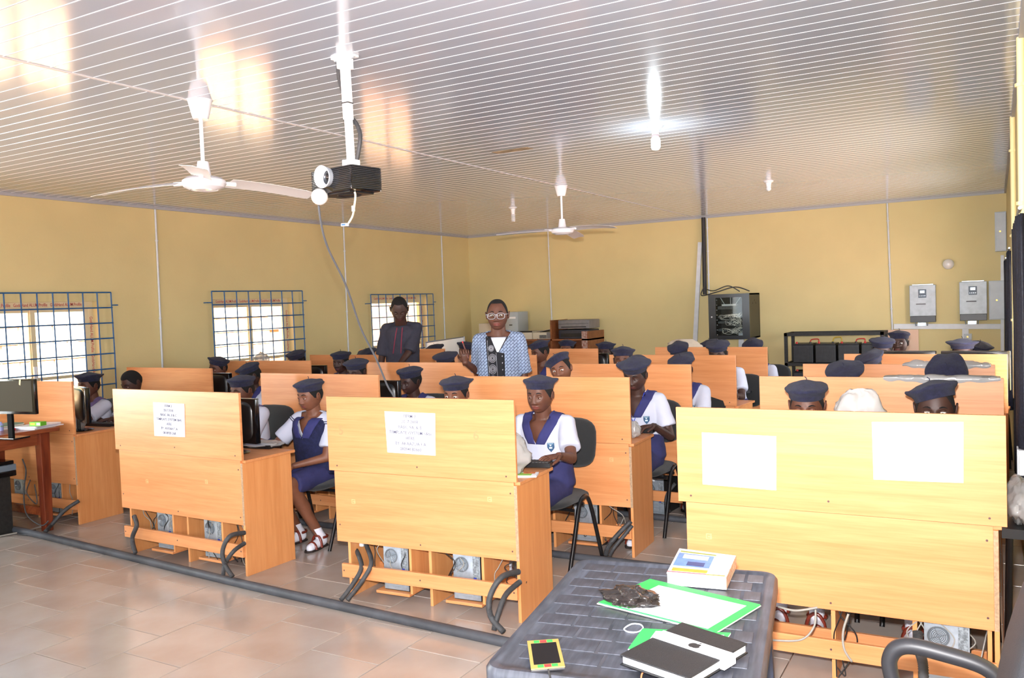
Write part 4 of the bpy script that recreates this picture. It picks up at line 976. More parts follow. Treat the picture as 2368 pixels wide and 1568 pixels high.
    if seated:
        l.ell(hip+V((0, 0, -0.01)), 0.165, 0.14, 0.085)
        l.loft([[sp(fz)+V((rx_*math.cos(q), ry_*math.sin(q), 0)) for q in [2*PI*i/20 for i in range(20)]] for fz, rx_, ry_ in (((0.0, .182, .146), (0.25, .170, .138), (0.42, .168, .134)) if outfit != 'pinafore' else ((0.0, .17, .13), (0.1, .17, .13)))])
        for sx in (-1, 1): hp_, kn, an = LG[sx]; u = (kn-hp_); l.cyl(hp_-u*0.1, hp_+u*(1.04 if outfit != 'pinafore' else 0.93), 0.092, 0.078, 18)
        if outfit != 'pinafore' : (l.cap((0, -0.02, 0.52), (0, -0.30, 0.51), 0.06, 0.055), [l.cyl(LG[q][1]+V((0, -0.01, 0.02)), LG[q][1].lerp(LG[q][2], 0.22), 0.078, 0.082, 16) for q in (-1, 1)])
    else:
        l.ell((0, 0.0, 0.93), 0.155, 0.125, 0.12)
        for sx in (-1, 1): hp_, kn, an = LG[sx]; l.cap(hp_, kn, 0.093, 0.075); l.cyl(kn+V((0, 0, 0.02)), an+V((0, 0, -0.02)), 0.075, 0.068, 16)
    lm = remesh(l, 0.011, 4); lm.materials.clear(); lm.materials.append(NAVYS if seated else TROUS); lm.polygons.foreach_set('use_smooth', [True]*len(lm.polygons))
    nn = [0.0]*(3*len(lm.vertices)); lm.vertices.foreach_get('normal', nn)
    for vi, q in enumerate(lm.vertices): q.co += V(nn[3*vi:3*vi+3])*(0.005*noise.noise(V((q.co.x*14, q.co.y*9, q.co.z*14+seed))))
    link('skirt' if (seated and outfit != 'pinafore') else ('shorts' if seated else 'trousers'), lm, t)
    # ---- socks and shoes
    for sx in (-1, 1):
        hp_, kn, an = LG[sx]; up = (kn-an).normalized(); toe = V((sx*0.018, -0.125, -0.058))
        if seated:
            s = MB(); s.loft([[an+up*z+(V((1, 0, 0))*math.cos(q)+V((0, 1, 0))*math.sin(q))*r for q in [2*PI*i/16 for i in range(16)]] for z, r in ((0.075, .041), (0.06, .040), (0.02, .038), (-0.02, .036))])
            s.cap(an+V((0, 0.022, -0.042)), an+toe, 0.037, 0.029, 14); s.cap(an, an+V((0, 0.02, -0.03)), 0.037, 0.037)
            sk = remesh(s, 0.007, 3); sk.materials.clear(); sk.materials.append(SOCK); sk.polygons.foreach_set('use_smooth', [True]*len(sk.polygons)); so_ = link('sock', sk, t)
            w_ = MB(); zb = 0.0
            outl = [(0.0, 0.065), (0.030, 0.055), (0.036, 0.0), (0.040, -0.08), (0.036, -0.135), (0.015, -0.165), (-0.015, -0.165), (-0.036, -0.135), (-0.040, -0.08), (-0.036, 0.0), (-0.030, 0.055)]
            w_.loft([[V((an.x+a+(sx*0.015 if c_ < -.05 else 0), an.y+c_, z)) for a, c_ in outl] for z in (0.0, 0.014)]); sh_ = w_.build('shoe', SOLE, t, bevel=0.003)
            for yy_, rr in ((-0.035, 0.048), (-0.095, 0.040), (0.045, 0.0)):
                if rr: P = [V((an.x+(sx*0.012 if yy_ < -.05 else 0)+rr*0.95*math.cos(a), an.y+yy_, 0.012+(rr*1.75 if yy_ > -.05 else rr*1.15)*math.sin(a))) for a in [PI*i/12 for i in range(13)]]
                else: P = [V((an.x+0.042*math.cos(a), an.y+0.005+0.052*math.sin(a), 0.075)) for a in [-0.3+(PI+.6)*i/12 for i in range(13)]]
                MB().tube(P, 0.0095, 7).build('strap', SANDAL, sh_, smooth=60)
        else:
            w_ = MB(); w_.cap(an+V((0, 0.03, -0.045)), an+V((sx*0.02, -0.14, -0.05)), 0.040, 0.034, 14); w_.build('shoe', BLKG, t, smooth=60)
    return t, HM, hs, nb, shz, bv

def vcut(bm, x0, ymax, z0, slope):
    # cut clean edges along the two lines of a V neck and drop the front faces between them
    for sx in (-1, 1):
        fs = [f for f in bm.faces if f.calc_center_median().y < ymax and f.calc_center_median().z > z0-0.03]
        geom = fs+list({e for f in fs for e in f.edges})+list({v for f in fs for v in f.verts})
        bmesh.ops.bisect_plane(bm, geom=geom, dist=0.0003, plane_co=(x0, 0, z0), plane_no=V((1, 0, -sx*slope)).normalized())
    dl = [f for f in bm.faces if (lambda c: c.y < ymax and c.z > z0 and abs(c.x-x0) < (c.z-z0)*slope)(f.calc_center_median())]
    bmesh.ops.delete(bm, geom=dl, context='FACES')
def cpt(x, y, u, v, Y): # pixel to local coordinates of an unrotated person
    p = at_y(u, v, Y); return (p.x-x, p.y-y, p.z)
G_ST = 'students seated at the desks in navy berets'
def st(u, v, Y, label, ch=None, **kw):
    Y += 0.36 if Y < 5 else (0.30 if Y < 6.5 else 0.18)
    p = at_y(u, v, Y); kw.setdefault('group', G_ST); kw.setdefault('seed', u*0.013)
    ln = kw.get('lean', (0.0, 0.04))
    kw['lean'] = ln
    x, y = p.x-ln[0], p.y+ln[1]*1.3
    kw['hs'] = kw.get('hs', 1.0)*1.06
    for sx, h in (kw.get('hands') or {}).items():
        if 'w' in h: h['p'] = (h['w'][0]-x, h['w'][1]-y, h['w'][2])
    r = person(label, x, y, p.z, **kw)
    chair(x, y+0.02, random.uniform(-0.06, 0.06), 'black fabric visitor chair under the '+ch if ch else 'black visitor chair')
    return x, y, r
D = math.radians
def deskhands(x, y, key, dx=0.1):
    pass
# --- front row
st(1247, 866, 4.35, 'badged student in navy beret at the end of the centre front desk', 'student at the centre front desk end', hero=True, badge=True, beret=(D(1), D(-7)), skin='m', seed=2.0, head=(D(2), D(6), 0), lean=(0, 0.04), size=0.97,
   hands={1: dict(w=(-2.215, 4.36, 0.80), d=(-0.35, -0.93, 0.0), n=(0.1, 0, 1), c=0.5, sp=0.3, pole=(0.35, 0.2, -1)), -1: dict(p=(-0.12, -0.30, 0.79), d=(0.1, -1, 0), n=(0, 0, 1), c=0.4)})
st(715, 875, 4.25, 'student in navy knitted pinafore reaching over the front desk left of centre', 'student in the pinafore', hero=True, outfit='pinafore', beret=(D(0), D(-4)), skin='l', seed=9.0, head=(D(-8), D(10), 0), lean=(0.0, 0.03), size=1.0, hs=0.97,
   legs={0: (0.0, 0), 1: (0.03, -0.14), -1: (-0.01, -0.10)},
   hands={-1: dict(w=(-4.74, 4.33, 0.80), d=(-0.8, -0.55, -0.05), n=(0, 0, 1), c=0.3, pole=(-0.2, 0.2, -1)), 1: dict(p=(0.02, -0.26, 0.60), d=(-0.45, -0.8, -0.25), n=(0.1, 0.1, 1), c=0.4, pole=(0.8, 0.5, -0.8))})
st(203, 860, 4.5, 'student in navy beret and purple collar seated before the left window', 'student before the left window', hero=True, beret=(D(0), D(-3)), skin='m', seed=4.0, head=(D(4), D(2), 0), collar=NAVYF,
   hands={1: dict(p=(-0.02, -0.34, 0.84), d=(-0.7, -0.7, -0.05), n=(0, 0, 1), c=0.35, pole=(1, 0.0, -0.5)), -1: dict(p=(-0.15, -0.38, 0.80), d=(0, -1, 0), n=(0, 0, 1), c=0.4)})
st(303, 857, 4.75, 'bareheaded student with cropped hair behind the front desk left of centre', 'bareheaded student', beret=None, skin='d', head=(D(0), D(28), 0), hero=True, outfit='pinafore', lean=(0, 0.07))
st(558, 866, 4.40, 'student in beret and faded purple collar behind the left-of-centre front desk monitor', 'student behind the monitor', hero=True, beret=(D(2), D(-6)), skin='m', seed=5.2, head=(D(-4), D(10), 0), collar=NAVYF, lean=(0.0, 0.05), size=0.93)
st(1053, 869, 4.45, 'student hidden below the eyes behind the centre front desk', 'student hidden behind the centre front desk', hero=True, beret=(D(0), D(-2)), skin='l', seed=11.0, head=(D(6), D(6), 0), lidded=False, size=1.04)
st(1865, 878, 4.35, 'student in navy beret left of the bagged monitor at the front right desk', 'left student of the front right desk', hero=True, beret=(D(0), D(-4)), skin='m', seed=3.1, head=(D(4), D(12), 0), legs='desk', size=0.96, hs=1.08)
st(2162, 878, 4.35, 'student in tilted navy beret right of the bagged monitor at the front right desk', 'right student of the front right desk', hero=True, beret=(D(-16), D(-16)), skin='d', seed=14.0, head=(D(2), D(8), 0), lidded=False, size=0.98, hs=1.12)
# --- second row
st(503, 824, 5.95, 'student in slanting beret at the end of the second-row left wall desk', 'student at the end of the second-row left desk', beret=(D(14), D(-14)), skin='m', seed=6.0, head=(D(0), D(8), 0), lean=(0, 0.03), size=0.95)
st(578, 838, 5.55, 'student in navy beret seen between the left front desks, shirt bright', 'student between the left desks', beret=(D(0), D(0)), skin='d', seed=7.0, head=(D(-25), D(20), 0))
st(823, 828, 5.7, 'student in drooping navy beret behind the second-row desk, second column', 'student behind the second-row second-column desk', beret=(D(4), D(-2)), skin='d', seed=8.0, head=(D(5), D(12), 0), size=1.05)
st(948, 846, 5.5, 'student with navy collar leaning beside the long hanging cable', 'student beside the hanging cable', hero=True, beret=(D(-4), D(-6)), skin='d', seed=12.0, head=(D(-12), D(14), D(6)), lean=(-0.03, 0.05), size=0.97)
st(1296, 816, 5.65, 'student in steeply tilted navy beret beside the teacher\'s elbow', 'student in the steeply tilted beret', hero=True, beret=(D(-24), D(-10)), skin='l', seed=13.0, head=(D(10), D(4), D(-10)), lidded=False, size=0.98)
X13, Y13, R13 = st(1468, 827, 5.5, 'student with blue bead necklace and badge at the second-row desk end, third column', 'student with the blue beads', hero=True, badge=True, beret=(D(3), D(0)), skin='d', seed=15.0, head=(D(-2), D(18), 0), lean=(0.0, 0.05), size=1.08,
   hands={1: dict(w=(-2.10, 5.62, 0.80), d=(-0.5, -0.85, 0.0), n=(0, 0, 1), c=0.5, pole=(0.35, 0.2, -1)), -1: dict(p=(-0.12, -0.36, 0.79), d=(0.1, -1, 0), n=(0, 0, 1), c=0.4)})
st(1955, 839, 5.8, 'student in wide beret left on the second-row desk by the right wall', 'left second-row student by the right wall', beret=(D(-3), D(2)), skin='m', seed=16.0, head=(D(0), D(25), 0), size=1.12)
st(2190, 836, 5.8, 'student in peaked navy beret behind the plastic sheet of the second-row desk', 'right second-row student by the right wall', beret=(D(0), D(10)), skin='d', seed=17.0, head=(D(0), D(35), 0), size=1.12, puff=1.25)
# --- third row
st(686, 809, 7.0, 'student in navy beret below the middle window behind the third-row desk', 'third-row student below the middle window', beret=(D(0), D(0)), skin='d', seed=18.0, head=(D(0), D(15), 0))
st(787, 811, 6.9, 'student at the right end of the third-row desk by the left wall', 'student at the end of the third-row left desk', beret=(D(0), D(-2)), skin='d', seed=19.0, head=(D(8), D(4), 0))
st(1030, 813, 6.8, 'student in flat navy beret behind the third-row desk, second column, beside the teacher', 'third-row student beside the teacher', beret=(D(3), D(0)), skin='d', seed=20.0, head=(D(0), D(14), 0), size=1.12)
st(1440, 800, 6.8, 'student with lowered eyes behind the third-row desk, third column', 'third-row student with lowered eyes', beret=(D(0), D(-8)), skin='m', seed=21.0, head=(D(14), D(4), 0), size=0.98)
st(1576, 820, 6.7, 'student with badge at the right end of the third-row desk, third column', 'badged third-row student', beret=(D(0), D(0)), skin='d', seed=22.0, head=(D(-3), D(22), 0), badge=True, size=1.08, lean=(-0.04, 0.06))
st(2013, 812, 6.8, 'student in tilted navy beret behind the third-row desk by the right wall', 'third-row student by the right wall', beret=(D(-16), D(0)), skin='d', seed=23.0, head=(D(0), D(16), 0), size=1.02)
# --- fourth row
st(850, 806, 7.9, 'student in black-looking beret left of the standing man in grey', 'student left of the man in grey', beret=(D(0), D(0)), skin='d', seed=24.0, head=(D(0), D(18), 0), size=1.1)
st(1248, 786, 7.75, 'student in profile with long collar right of the teacher', 'student in profile right of the teacher', beret=(D(-10), D(-6)), skin='m', seed=25.0, head=(D(-28), D(14), 0), size=0.98, lean=(-0.02, 0.03))
st(1570, 794, 7.9, 'student in peaked beret behind the fourth-row desk before the beige cover', 'student before the beige cover', beret=(D(0), D(4)), skin='d', seed=26.0, head=(D(0), D(20), 0), size=0.95, puff=1.15)
st(1660, 787, 7.8, 'student in wide beret below the network cabinet, leaning left of a bare sleeve', 'student below the network cabinet', beret=(D(0), D(0)), skin='d', seed=27.0, head=(D(0), D(14), 0), size=1.08, lean=(-0.12, 0.05))
st(2040, 778, 8.0, 'student in beret left of the two monitors by the battery rack', 'student left of the two monitors', beret=(D(4), D(-4)), skin='d', seed=28.0, head=(D(0), D(12), 0), size=1.0)
st(2225, 782, 8.0, 'student between the two monitors behind the fourth-row desk by the right wall', 'student between the two monitors', beret=(D(0), D(-4)), skin='d', seed=29.0, head=(D(0), D(4), 0), size=1.12)
# --- rear row
st(1006, 796, 9.0, 'student whose dark beret shows right of the man in grey before the whiteboard', 'rear student right of the man in grey', beret=(D(0), D(0)), skin='d', seed=30.0, head=(D(0), D(15), 0), size=1.1)
st(1076, 789, 9.0, 'student in black-looking beret left of the teacher\'s shoulder', 'rear student left of the teacher', beret=(D(10), D(-6)), skin='m', seed=31.0, head=(D(-10), D(6), 0), size=1.0)
st(1310, 785, 8.95, 'student in navy beret before the brown shelf with printers', 'student before the printers', beret=(D(0), D(-10)), skin='m', seed=32.0, head=(D(10), D(0), 0), size=0.95)
st(1400, 789, 8.8, 'dark-faced student at the right end of the rearmost second-column desk', 'dark-faced rear student', beret=(D(0), D(-4)), skin='d', seed=33.0, head=(D(0), D(2), 0), size=1.02)
st(1643, 784, 9.0, 'student behind the wide-bereted student below the network cabinet', 'rear student below the network cabinet', beret=(D(-8), D(0)), skin='d', seed=34.0, head=(D(0), D(12), 0), size=1.0)
st(1742, 788, 9.0, 'student whose dark beret peaks above the rearmost desk right of the cabinet', 'rear student right of the cabinet', beret=(D(0), D(4)), skin='d', seed=35.0, head=(D(0), D(25), 0), size=1.02, lean=(-0.1, 0.04), puff=1.15)
st(2079, 763, 9.0, 'student looking up furthest back by the battery rack', 'furthest back student by the battery rack', beret=(D(0), D(-4)), skin='d', seed=36.0, head=(D(-6), D(0), 0), size=0.95, lidded=False)
st(2262, 788, 9.0, 'student mostly hidden behind the one between the two monitors', 'hidden student near the right corner', beret=(D(12), D(0)), skin='d', seed=37.0, head=(D(0), D(12), 0), size=1.1)
# beads
r_ = None
# --- standing adults
TX, TY = at_y(1150, 693, 6.0).x, 6.0; tz = at_y(1150, 693, 6.0).z
face = math.atan2(-TX, TY)   # towards the photographer
hl = at_y(1076, 838, 5.78); hl = V((hl.x-TX, hl.y-TY, hl.z)); Rz = Matrix.Rotation(-face*0.82, 3, 'Z'); hl = Rz @ hl
tr = person('man in glasses and blue patterned tunic standing with a raised pen', TX, TY, tz, rz=face*0.82, seated=False, adult=True, outfit='tunic', skin='m', head=(D(0), D(2), 0), lidded=False, hero=True, seed=40.0, lean=(0, 0.03), hs=1.07,
   hands={-1: dict(p=(hl.x, hl.y, hl.z), d=(0.0, -0.25, 1), n=(-0.2, 1, 0.1), c=1.35, sp=0.0, pole=(-0.1, 0.4, -1)), 1: dict(p=(0.215, -0.03, 0.86), d=(0.05, -0.1, -1), n=(1, 0, 0), c=0.5, pole=(0.05, 1, 0))})
tt, HM, ths, nb_, shz_, bv_ = tr
LENS = GLASS.copy(); LENS.name = 'spectacle_lens'; LENS.node_tree.nodes['Mix Shader'].inputs[0].default_value = 0.015
gl = thing('eyeglasses', 'clear-framed eyeglasses on the teacher', 'glasses'); gl.parent = None
def glasses(t, HM, hs):
    mb = MB(); mb.X = HM; le = MB(); le.X = HM
    for sx in (-1, 1):
        P = [V((sx*0.034+0.028*math.copysign(abs(math.cos(a))**0.7, math.cos(a)), -0.104+0.25*abs(0.0), -0.002+0.0205*math.copysign(abs(math.sin(a))**0.75, math.sin(a))))*hs for a in [2*PI*i/28 for i in range(29)]]
        mb.tube(P, 0.0020*hs, 6)
        le.add([p+V((0, 0.0005, 0)) for p in P[:-1]]+[V((sx*0.034, -0.1045, -0.002))*hs], [(i, (i+1) % 28, 28) for i in range(28)])
        mb.tube([V((sx*0.062, -0.102, 0.010))*hs, V((sx*0.074, -0.095, 0.010))*hs, V((sx*0.082, 0.005, 0.008))*hs, V((sx*0.083, 0.02, -0.01))*hs], 0.0024*hs, 6)
    mb.tube([V((-0.007, -0.105, 0.006))*hs, V((0, -0.108, 0.009))*hs, V((0.007, -0.105, 0.006))*hs], 0.0024*hs, 6)
    mb.build('rims', mat('silver_clear_frame', (200, 204, 214), 0.2, metal=0.4), t); le.build('lenses', LENS, t)
glasses(gl, HM, ths); gl.location = (TX, TY, 0); gl.rotation_euler = (0, 0, face*0.82)
# pen in his raised hand
hw = V((TX, TY, 0))+Matrix.Rotation(face*0.82, 3, 'Z') @ hl
pn = thing('pen', 'red-capped pen held up by the man in glasses', 'pen', hw)
cc = V((0.035, -0.035, 0.085)); MB().cyl(cc+V((0.02, 0, -0.05)), cc+V((-0.028, 0, 0.075)), 0.0055, n=10).build('barrel', mat('brown_pen', (110, 60, 50), 0.4), pn); MB().cyl(cc+V((-0.028, 0, 0.075)), cc+V((-0.032, 0, 0.088)), 0.0058, n=10).build('cap', mat('pen_red', (220, 40, 40), 0.4), pn)
# standing man in charcoal
MY = 7.25; mp_ = at_y(925, 687, MY); mf = math.atan2(-mp_.x, MY)
person('man in charcoal kaftan with red stripes looking down by the far window', mp_.x, MY, mp_.z, rz=mf*0.75, seated=False, adult=True, outfit='kaftan', skin='d', head=(D(6), D(36), 0), hero=True, seed=41.0, lean=(0.02, 0.15), hs=1.08,
   hands={1: dict(p=(-0.02, -0.36, 1.06), d=(-1, -0.2, -0.1), n=(0, 0, 1), c=0.4, pole=(0.45, 0.3, -1)), -1: dict(p=(-0.22, -0.20, 0.96), d=(-0.1, -0.5, -1), n=(-1, 0, 0), c=0.4, pole=(-0.3, 1, 0))})
# bead necklace of the second-row student
bn = thing('bead_necklace', 'blue and white bead necklace on the second-row student', 'necklace', (X13, Y13, 0))
nz_ = R13[4]; m = MB(); m2 = MB()
for sx in (-1, 1):
    n0 = R13[3]; P = spl([(n0.x+sx*0.056, n0.y, nz_+0.035), (n0.x+sx*0.056, n0.y-0.06, nz_), (n0.x+sx*0.036, n0.y-0.1, nz_-0.08), (n0.x+0.002*sx, n0.y-0.12, nz_-0.16)], 12)
    P = snap(R13[5], P, 0.008)
    for i, q in enumerate(P): (m if (i//3) % 3 else m2).ell(q, 0.0036, 0.0036, 0.0036, 6, 4)
m.build('blue_beads', mat('blue_bead', (36, 70, 200), 0.3), bn)['kind'] = 'stuff'; m2.build('white_beads', mat('white_bead', (230, 235, 250), 0.3), bn)['kind'] = 'stuff'

# ------------------------------------------------------------------ ceiling fixtures
def fan(u, v, label, tips):
    p = at_z(u, v, ZC); t = thing('ceiling_fan', label, 'fan', (p.x, p.y, ZC), 0, 'white ceiling fans'); CR = mat('fan_white', (238, 238, 244), 0.25, coat=0.4)
    MB().lathe([(0.010, -0.105), (0.040, -0.105), (0.047, -0.085), (0.066, -0.005), (0.072, 0.0), (0.0, 0.0)], n=28).build('canopy', CR, t, smooth=50)
    MB().cyl((0, 0, -0.42), (0, 0, -0.09), 0.011, n=14).build('down_rod', CR, t, smooth=60)
    MB().lathe([(0.012, -0.335), (0.030, -0.34), (0.042, -0.42), (0.05, -0.43)], n=24).build('lower_canopy', CR, t, smooth=50)
    MB().lathe([(0.0, -0.425), (0.095, -0.43), (0.116, -0.445), (0.120, -0.462), (0.108, -0.482), (0.075, -0.496), (0.07, -0.492), (0.06, -0.498), (0.04, -0.494), (0.0, -0.502)], n=36).build('motor_housing', CR, t, smooth=35)
    for ang in tips:
        d = V((math.cos(math.radians(ang)), math.sin(math.radians(ang)), 0)); s = V((-d.y, d.x, 0)); z = -0.452
        br = MB(); br.tube([d*0.10+V((0, 0, z)), d*0.19+V((0, 0, z))], 0.012, 6); br.build('blade_bracket', CR, t)
        L_ = 0.70; rings = []
        for k in range(8):
            f = k/7; w_ = 0.052+0.016*f; c = d*(0.15+(L_-0.15)*f)+V((0, 0, z+0.004-0.035*f*f)); tw = s*w_-V((0, 0, 0.016-0.005*f)); r1 = 1.0 if f < 0.95 else 0.82
            rings.append([c-tw*r1, c+tw*0+V((0, 0, 0.006)), c+tw*r1, c+tw*r1-V((0, 0, 0.002)), c+V((0, 0, 0.004)), c-tw*r1-V((0, 0, 0.002))])
        MB().loft(rings).build('blade', mat('fan_blade', (226, 222, 220), 0.35), t, smooth=40)
    return p
fan(462, 232, 'large white ceiling fan left of the projector', [76, -45, 196])
fan(1297, 430, 'smaller-looking white ceiling fan in front of the far wall', [-19, 101, 221])
def holder(u, v, label): 
    p = at_z(u, v, ZC); t = thing('light_bulb', label, 'lamp', (p.x, p.y, ZC), 0)
    MB().lathe([(0.0, 0), (0.052, 0), (0.050, -0.006), (0.030, -0.018), (0.024, -0.045), (0.026, -0.060), (0, -0.060)], n=24).build('lamp_holder', WHITE, t, smooth=40); return t
t = holder(1515, 292, 'lit white energy-saving bulb hanging from the ceiling')
BL = mat('lit_bulb', (235, 250, 255), 0.4, emit=(225, 244, 255), es=38)
MB().lathe([(0.0, -0.165), (0.022, -0.160), (0.031, -0.145), (0.031, -0.090), (0.022, -0.075), (0.0, -0.075)], n=20).build('glowing_tube', BL, t, smooth=60)
MB().lathe([(0.022, -0.060), (0.026, -0.066), (0.026, -0.078), (0.02, -0.082)], n=20).build('bulb_collar', mat('reddish_band', (190, 170, 180), 0.5), t)
pb = at_z(1515, 292, ZC); light('bulb_light', 'POINT', (pb.x, pb.y, ZC-0.21), 7, (0.85, 0.95, 1.0), shadow_soft_size=0.03)
t = holder(1186, 480, 'unlit spiral energy-saving bulb near the far left of the ceiling')
m = MB(); m.tube([(0.020*math.cos(a), 0.020*math.sin(a), -0.085-0.085*a/(10*PI)) for a in [10*PI*i/90 for i in range(91)]], 0.0065, 7); m.build('spiral_tube', WHITE, t, smooth=60)
MB().cyl((0, 0, -0.06), (0, 0, -0.088), 0.022, n=16).build('ballast', WHITE, t)
t = holder(1777, 419, 'small unlit bulb holder near the far wall right of the lit bulb')
MB().ell((0, 0, -0.078), 0.026, 0.026, 0.026, 18, 10).build('bulb', WHITE, t, smooth=60)
# peeled ceiling patch
q = at_z(1185, 348, ZC-0.0025); tp_ = box('ceiling_patch', -0.16, 0.16, -0.05, 0.05, -0.002, 0.0, mat('brown_tape', (180, 160, 130), 0.5, var=0.4, scale=14)); tp_.location = q; tag(tp_, 'brownish tape patch on the ceiling planks left of the lit bulb', 'tape')

# projector on its white pole
PP = at_z(797, 130, ZC); PZ = PP.y
PR = Matrix.Rotation(math.radians(-9.6), 4, 'Z'); pcn = at_y(813, 420, PZ-0.09); po = PR @ V((-0.15, 0.095, 0))
pj = thing('projector', 'black ceiling projector with large silver lens hood', 'projector', (pcn.x+po.x, pcn.y+po.y, 2.30), 0)
SLV = mat('silver_lens_hood', (206, 212, 222), 0.3, metal=0.3)
pm = MB(); pm.X = PR; pm.box(-0.148, 0.148, -0.093, 0.093, -0.055, 0.062, 0.012); pm.build('housing', BLKG, pj, smooth=30)
fs = MB(); fs.X = PR
for k in range(13):
    z = -0.047+0.0083*k
    fs.box(0.015, 0.142, -0.0965, -0.092, z, z+0.004); fs.box(-0.142, -0.075, -0.0965, -0.092, z, z+0.004); fs.box(0.147, 0.1515, -0.088, 0.088, z, z+0.004)
fs.build('vent_slats', mat('vent_black', (44, 44, 48), 0.25), pj)['kind'] = 'stuff'
hd_ = PR.to_3x3() @ V((0.08, -1, -0.08)); hd_.normalize(); c0 = PR.to_3x3() @ V((-0.025, -0.080, 0.022))
lm = MB(); lm.lathe([(0.034, -0.02), (0.040, 0.0), (0.053, 0.050), (0.049, 0.051), (0.034, 0.012), (0.026, 0.008)], c0, 30, axis=hd_); lm.build('lens_hood', SLV, pj, smooth=40)
MB().lathe([(0.0, 0.022), (0.018, 0.020), (0.024, 0.013), (0.027, -0.02)], c0, 20, axis=hd_).build('lens', BLKG, pj, smooth=60)
m = MB(); m.X = PR; m.box(-0.11, 0.11, -0.075, 0.075, -0.062, -0.054, 0.003); m.lathe([(0.05, 0), (0.055, -0.006), (0.06, 0)], (0.02, 0.0, -0.060), 24); m.build('underside_tray', BLK, pj)
pl = thing('projector_pole', 'white telescopic projector mount on the ceiling', 'mount', (PP.x, PP.y, 0))
bt = at_y(812, 376, PZ); b0 = V((bt.x-PP.x, 0, bt.z))
m = MB(); m.box(-0.065, 0.065, -0.025, 0.025, ZC-0.012, ZC); m.box(-0.028, 0.028, -0.028, 0.028, ZC-0.06, ZC-0.008); m.build('ceiling_plate', WHITE, pl, bevel=0.002)
a_ = V((0, 0, ZC-0.05)); mid = a_.lerp(b0, 0.55)
def sqtube(m, p, q, h): m.loft([[c+V((sx*h, sy*h, 0)) for sx, sy in ((-1, -1), (1, -1), (1, 1), (-1, 1))] for c in (q, p)])
m = MB(); sqtube(m, a_, mid, 0.018); m.build('outer_tube', WHITE, pl, bevel=0.002)
m = MB(); sqtube(m, mid+V((0, 0, 0.02)), b0, 0.0145); m.build('inner_tube', WHITE, pl, bevel=0.002)
m = MB(); m.box(b0.x-0.03, b0.x+0.03, -0.03, 0.03, b0.z-0.035, b0.z+0.012); m.build('lower_bracket', WHITE, pl, bevel=0.002)
m = MB(); m.X = Matrix.Translation(a_.lerp(b0, 0.38)); m.box(-0.0195, 0.0195, -0.0195, 0.0195, -0.002, 0.003); m.build('cable_tie', BLK, pl)
s_ = MB()
for sx in (-0.052, 0.052): s_.cyl((sx, -0.005, ZC-0.02), (sx, -0.005, ZC-0.012), 0.008, n=10)
s_.build('bolt', GREYM, pl)
def ph(u, v, dy=0.0): return at_y(u, v, PZ+dy)
hose([ph(782, 140, 0.03), ph(784, 180, 0.03), ph(797, 225, 0.03), ph(805, 260, 0.04), ph(826, 290, 0.03), ph(833, 320, 0.02), ph(825, 372, 0.02)], 0.0105, 'dark corrugated cable sleeve twisting behind the projector pole', ribs=True)
IV = mat('ivory_cable', (222, 214, 190), 0.5)
hose([ph(815, 420, -0.05), ph(803, 432, -0.04), ph(821, 446, -0.03), ph(819, 480, -0.02), ph(815, 500), ph(806, 516)], 0.0048, 'short ivory video cable dangling under the projector', IV, name='video_cable')
q = ph(817, 483, -0.02); cb = thing('cable_plug', 'ivory ferrite and blue video plug at the end of the dangling cable', 'plug', q)
MB().cyl((0, 0, -0.012), (0, 0, 0.014), 0.0085, n=12).build('ferrite', IV, cb); e_ = ph(804, 520)-q
MB().box(e_.x-0.016, e_.x+0.016, -0.01, 0.01, e_.z-0.008, e_.z+0.006, 0.002).build('plug_shell', WHITE, cb); MB().box(e_.x-0.012, e_.x+0.012, -0.0115, -0.009, e_.z-0.005, e_.z+0.003).build('blue_connector', mat('vga_blue2', (70, 110, 210), 0.5), cb)
hose([ph(760, 400, 0.03), ph(738, 440, 0.02), ph(740, 500, 0.05), at_y(757, 570, 3.3), at_y(800, 660, 3.5), at_y(835, 760, 3.7), at_y(870, 830, 3.85), at_y(895, 890, 3.95), at_y(915, 930, 4.0), at_y(918, 1000, 4.02)], 0.0055, 'long grey video cable swooping from the projector down to the centre front desk', mat('dark_grey_cable', (88, 90, 96), 0.5), name='video_cable')
q = ph(739, 455, -0.06); gb = tag(MB().ell((0, 0, 0), 0.040, 0.040, 0.040, 28, 18).build('glass_globe', mat('frosted_globe', (226, 222, 220), 0.15, coat=0.6), None, smooth=180), 'frosted round globe hanging beside the projector lens', 'globe'); gb.location = q
gb2 = tag(MB().ell((0, 0, 0), 0.068, 0.05, 0.068, 24, 14).build('wall_globe', mat('frosted_globe', (0, 0, 0)), None, smooth=180), 'small round white globe fixed on the far wall above the inverters', 'globe'); q = at_y(2193, 611, YF-0.05); gb2.location = q

# ------------------------------------------------------------------ wall conduits and trunking
def conduit(name, pts, r, label, m=PVC, clips=True, cat='conduit'):
    t = thing(name, label, cat); MB().tube(pts, r, 8).build('pipe', m, t, smooth=60)
    if clips:
        a, b = V(pts[0]), V(pts[-1])
        for f in (0.12, 0.42, 0.72): q = a.lerp(b, f); MB().cyl(q-V((0, 0, 0.008)), q+V((0, 0, 0.008)), r*1.5, n=8).build('clip', m, t)
xw = XL+0.012
for y_, lb in ((6.10, 'between the first two visible windows'), (9.15, 'between the middle and far windows'), (11.55, 'near the far corner')):
    conduit('wall_conduit', [(xw, y_, ZC-0.03), (xw, y_-0.02, 0.05)], 0.011, 'thin white conduit on the left wall %s' % lb)
q = at_y(1270, 600, YF); conduit('wall_conduit', [(q.x, YF-0.012, ZC-0.03), (q.x+0.02, YF-0.012, 0.9)], 0.010, 'thin faint conduit on the far wall left of the hanging fan')
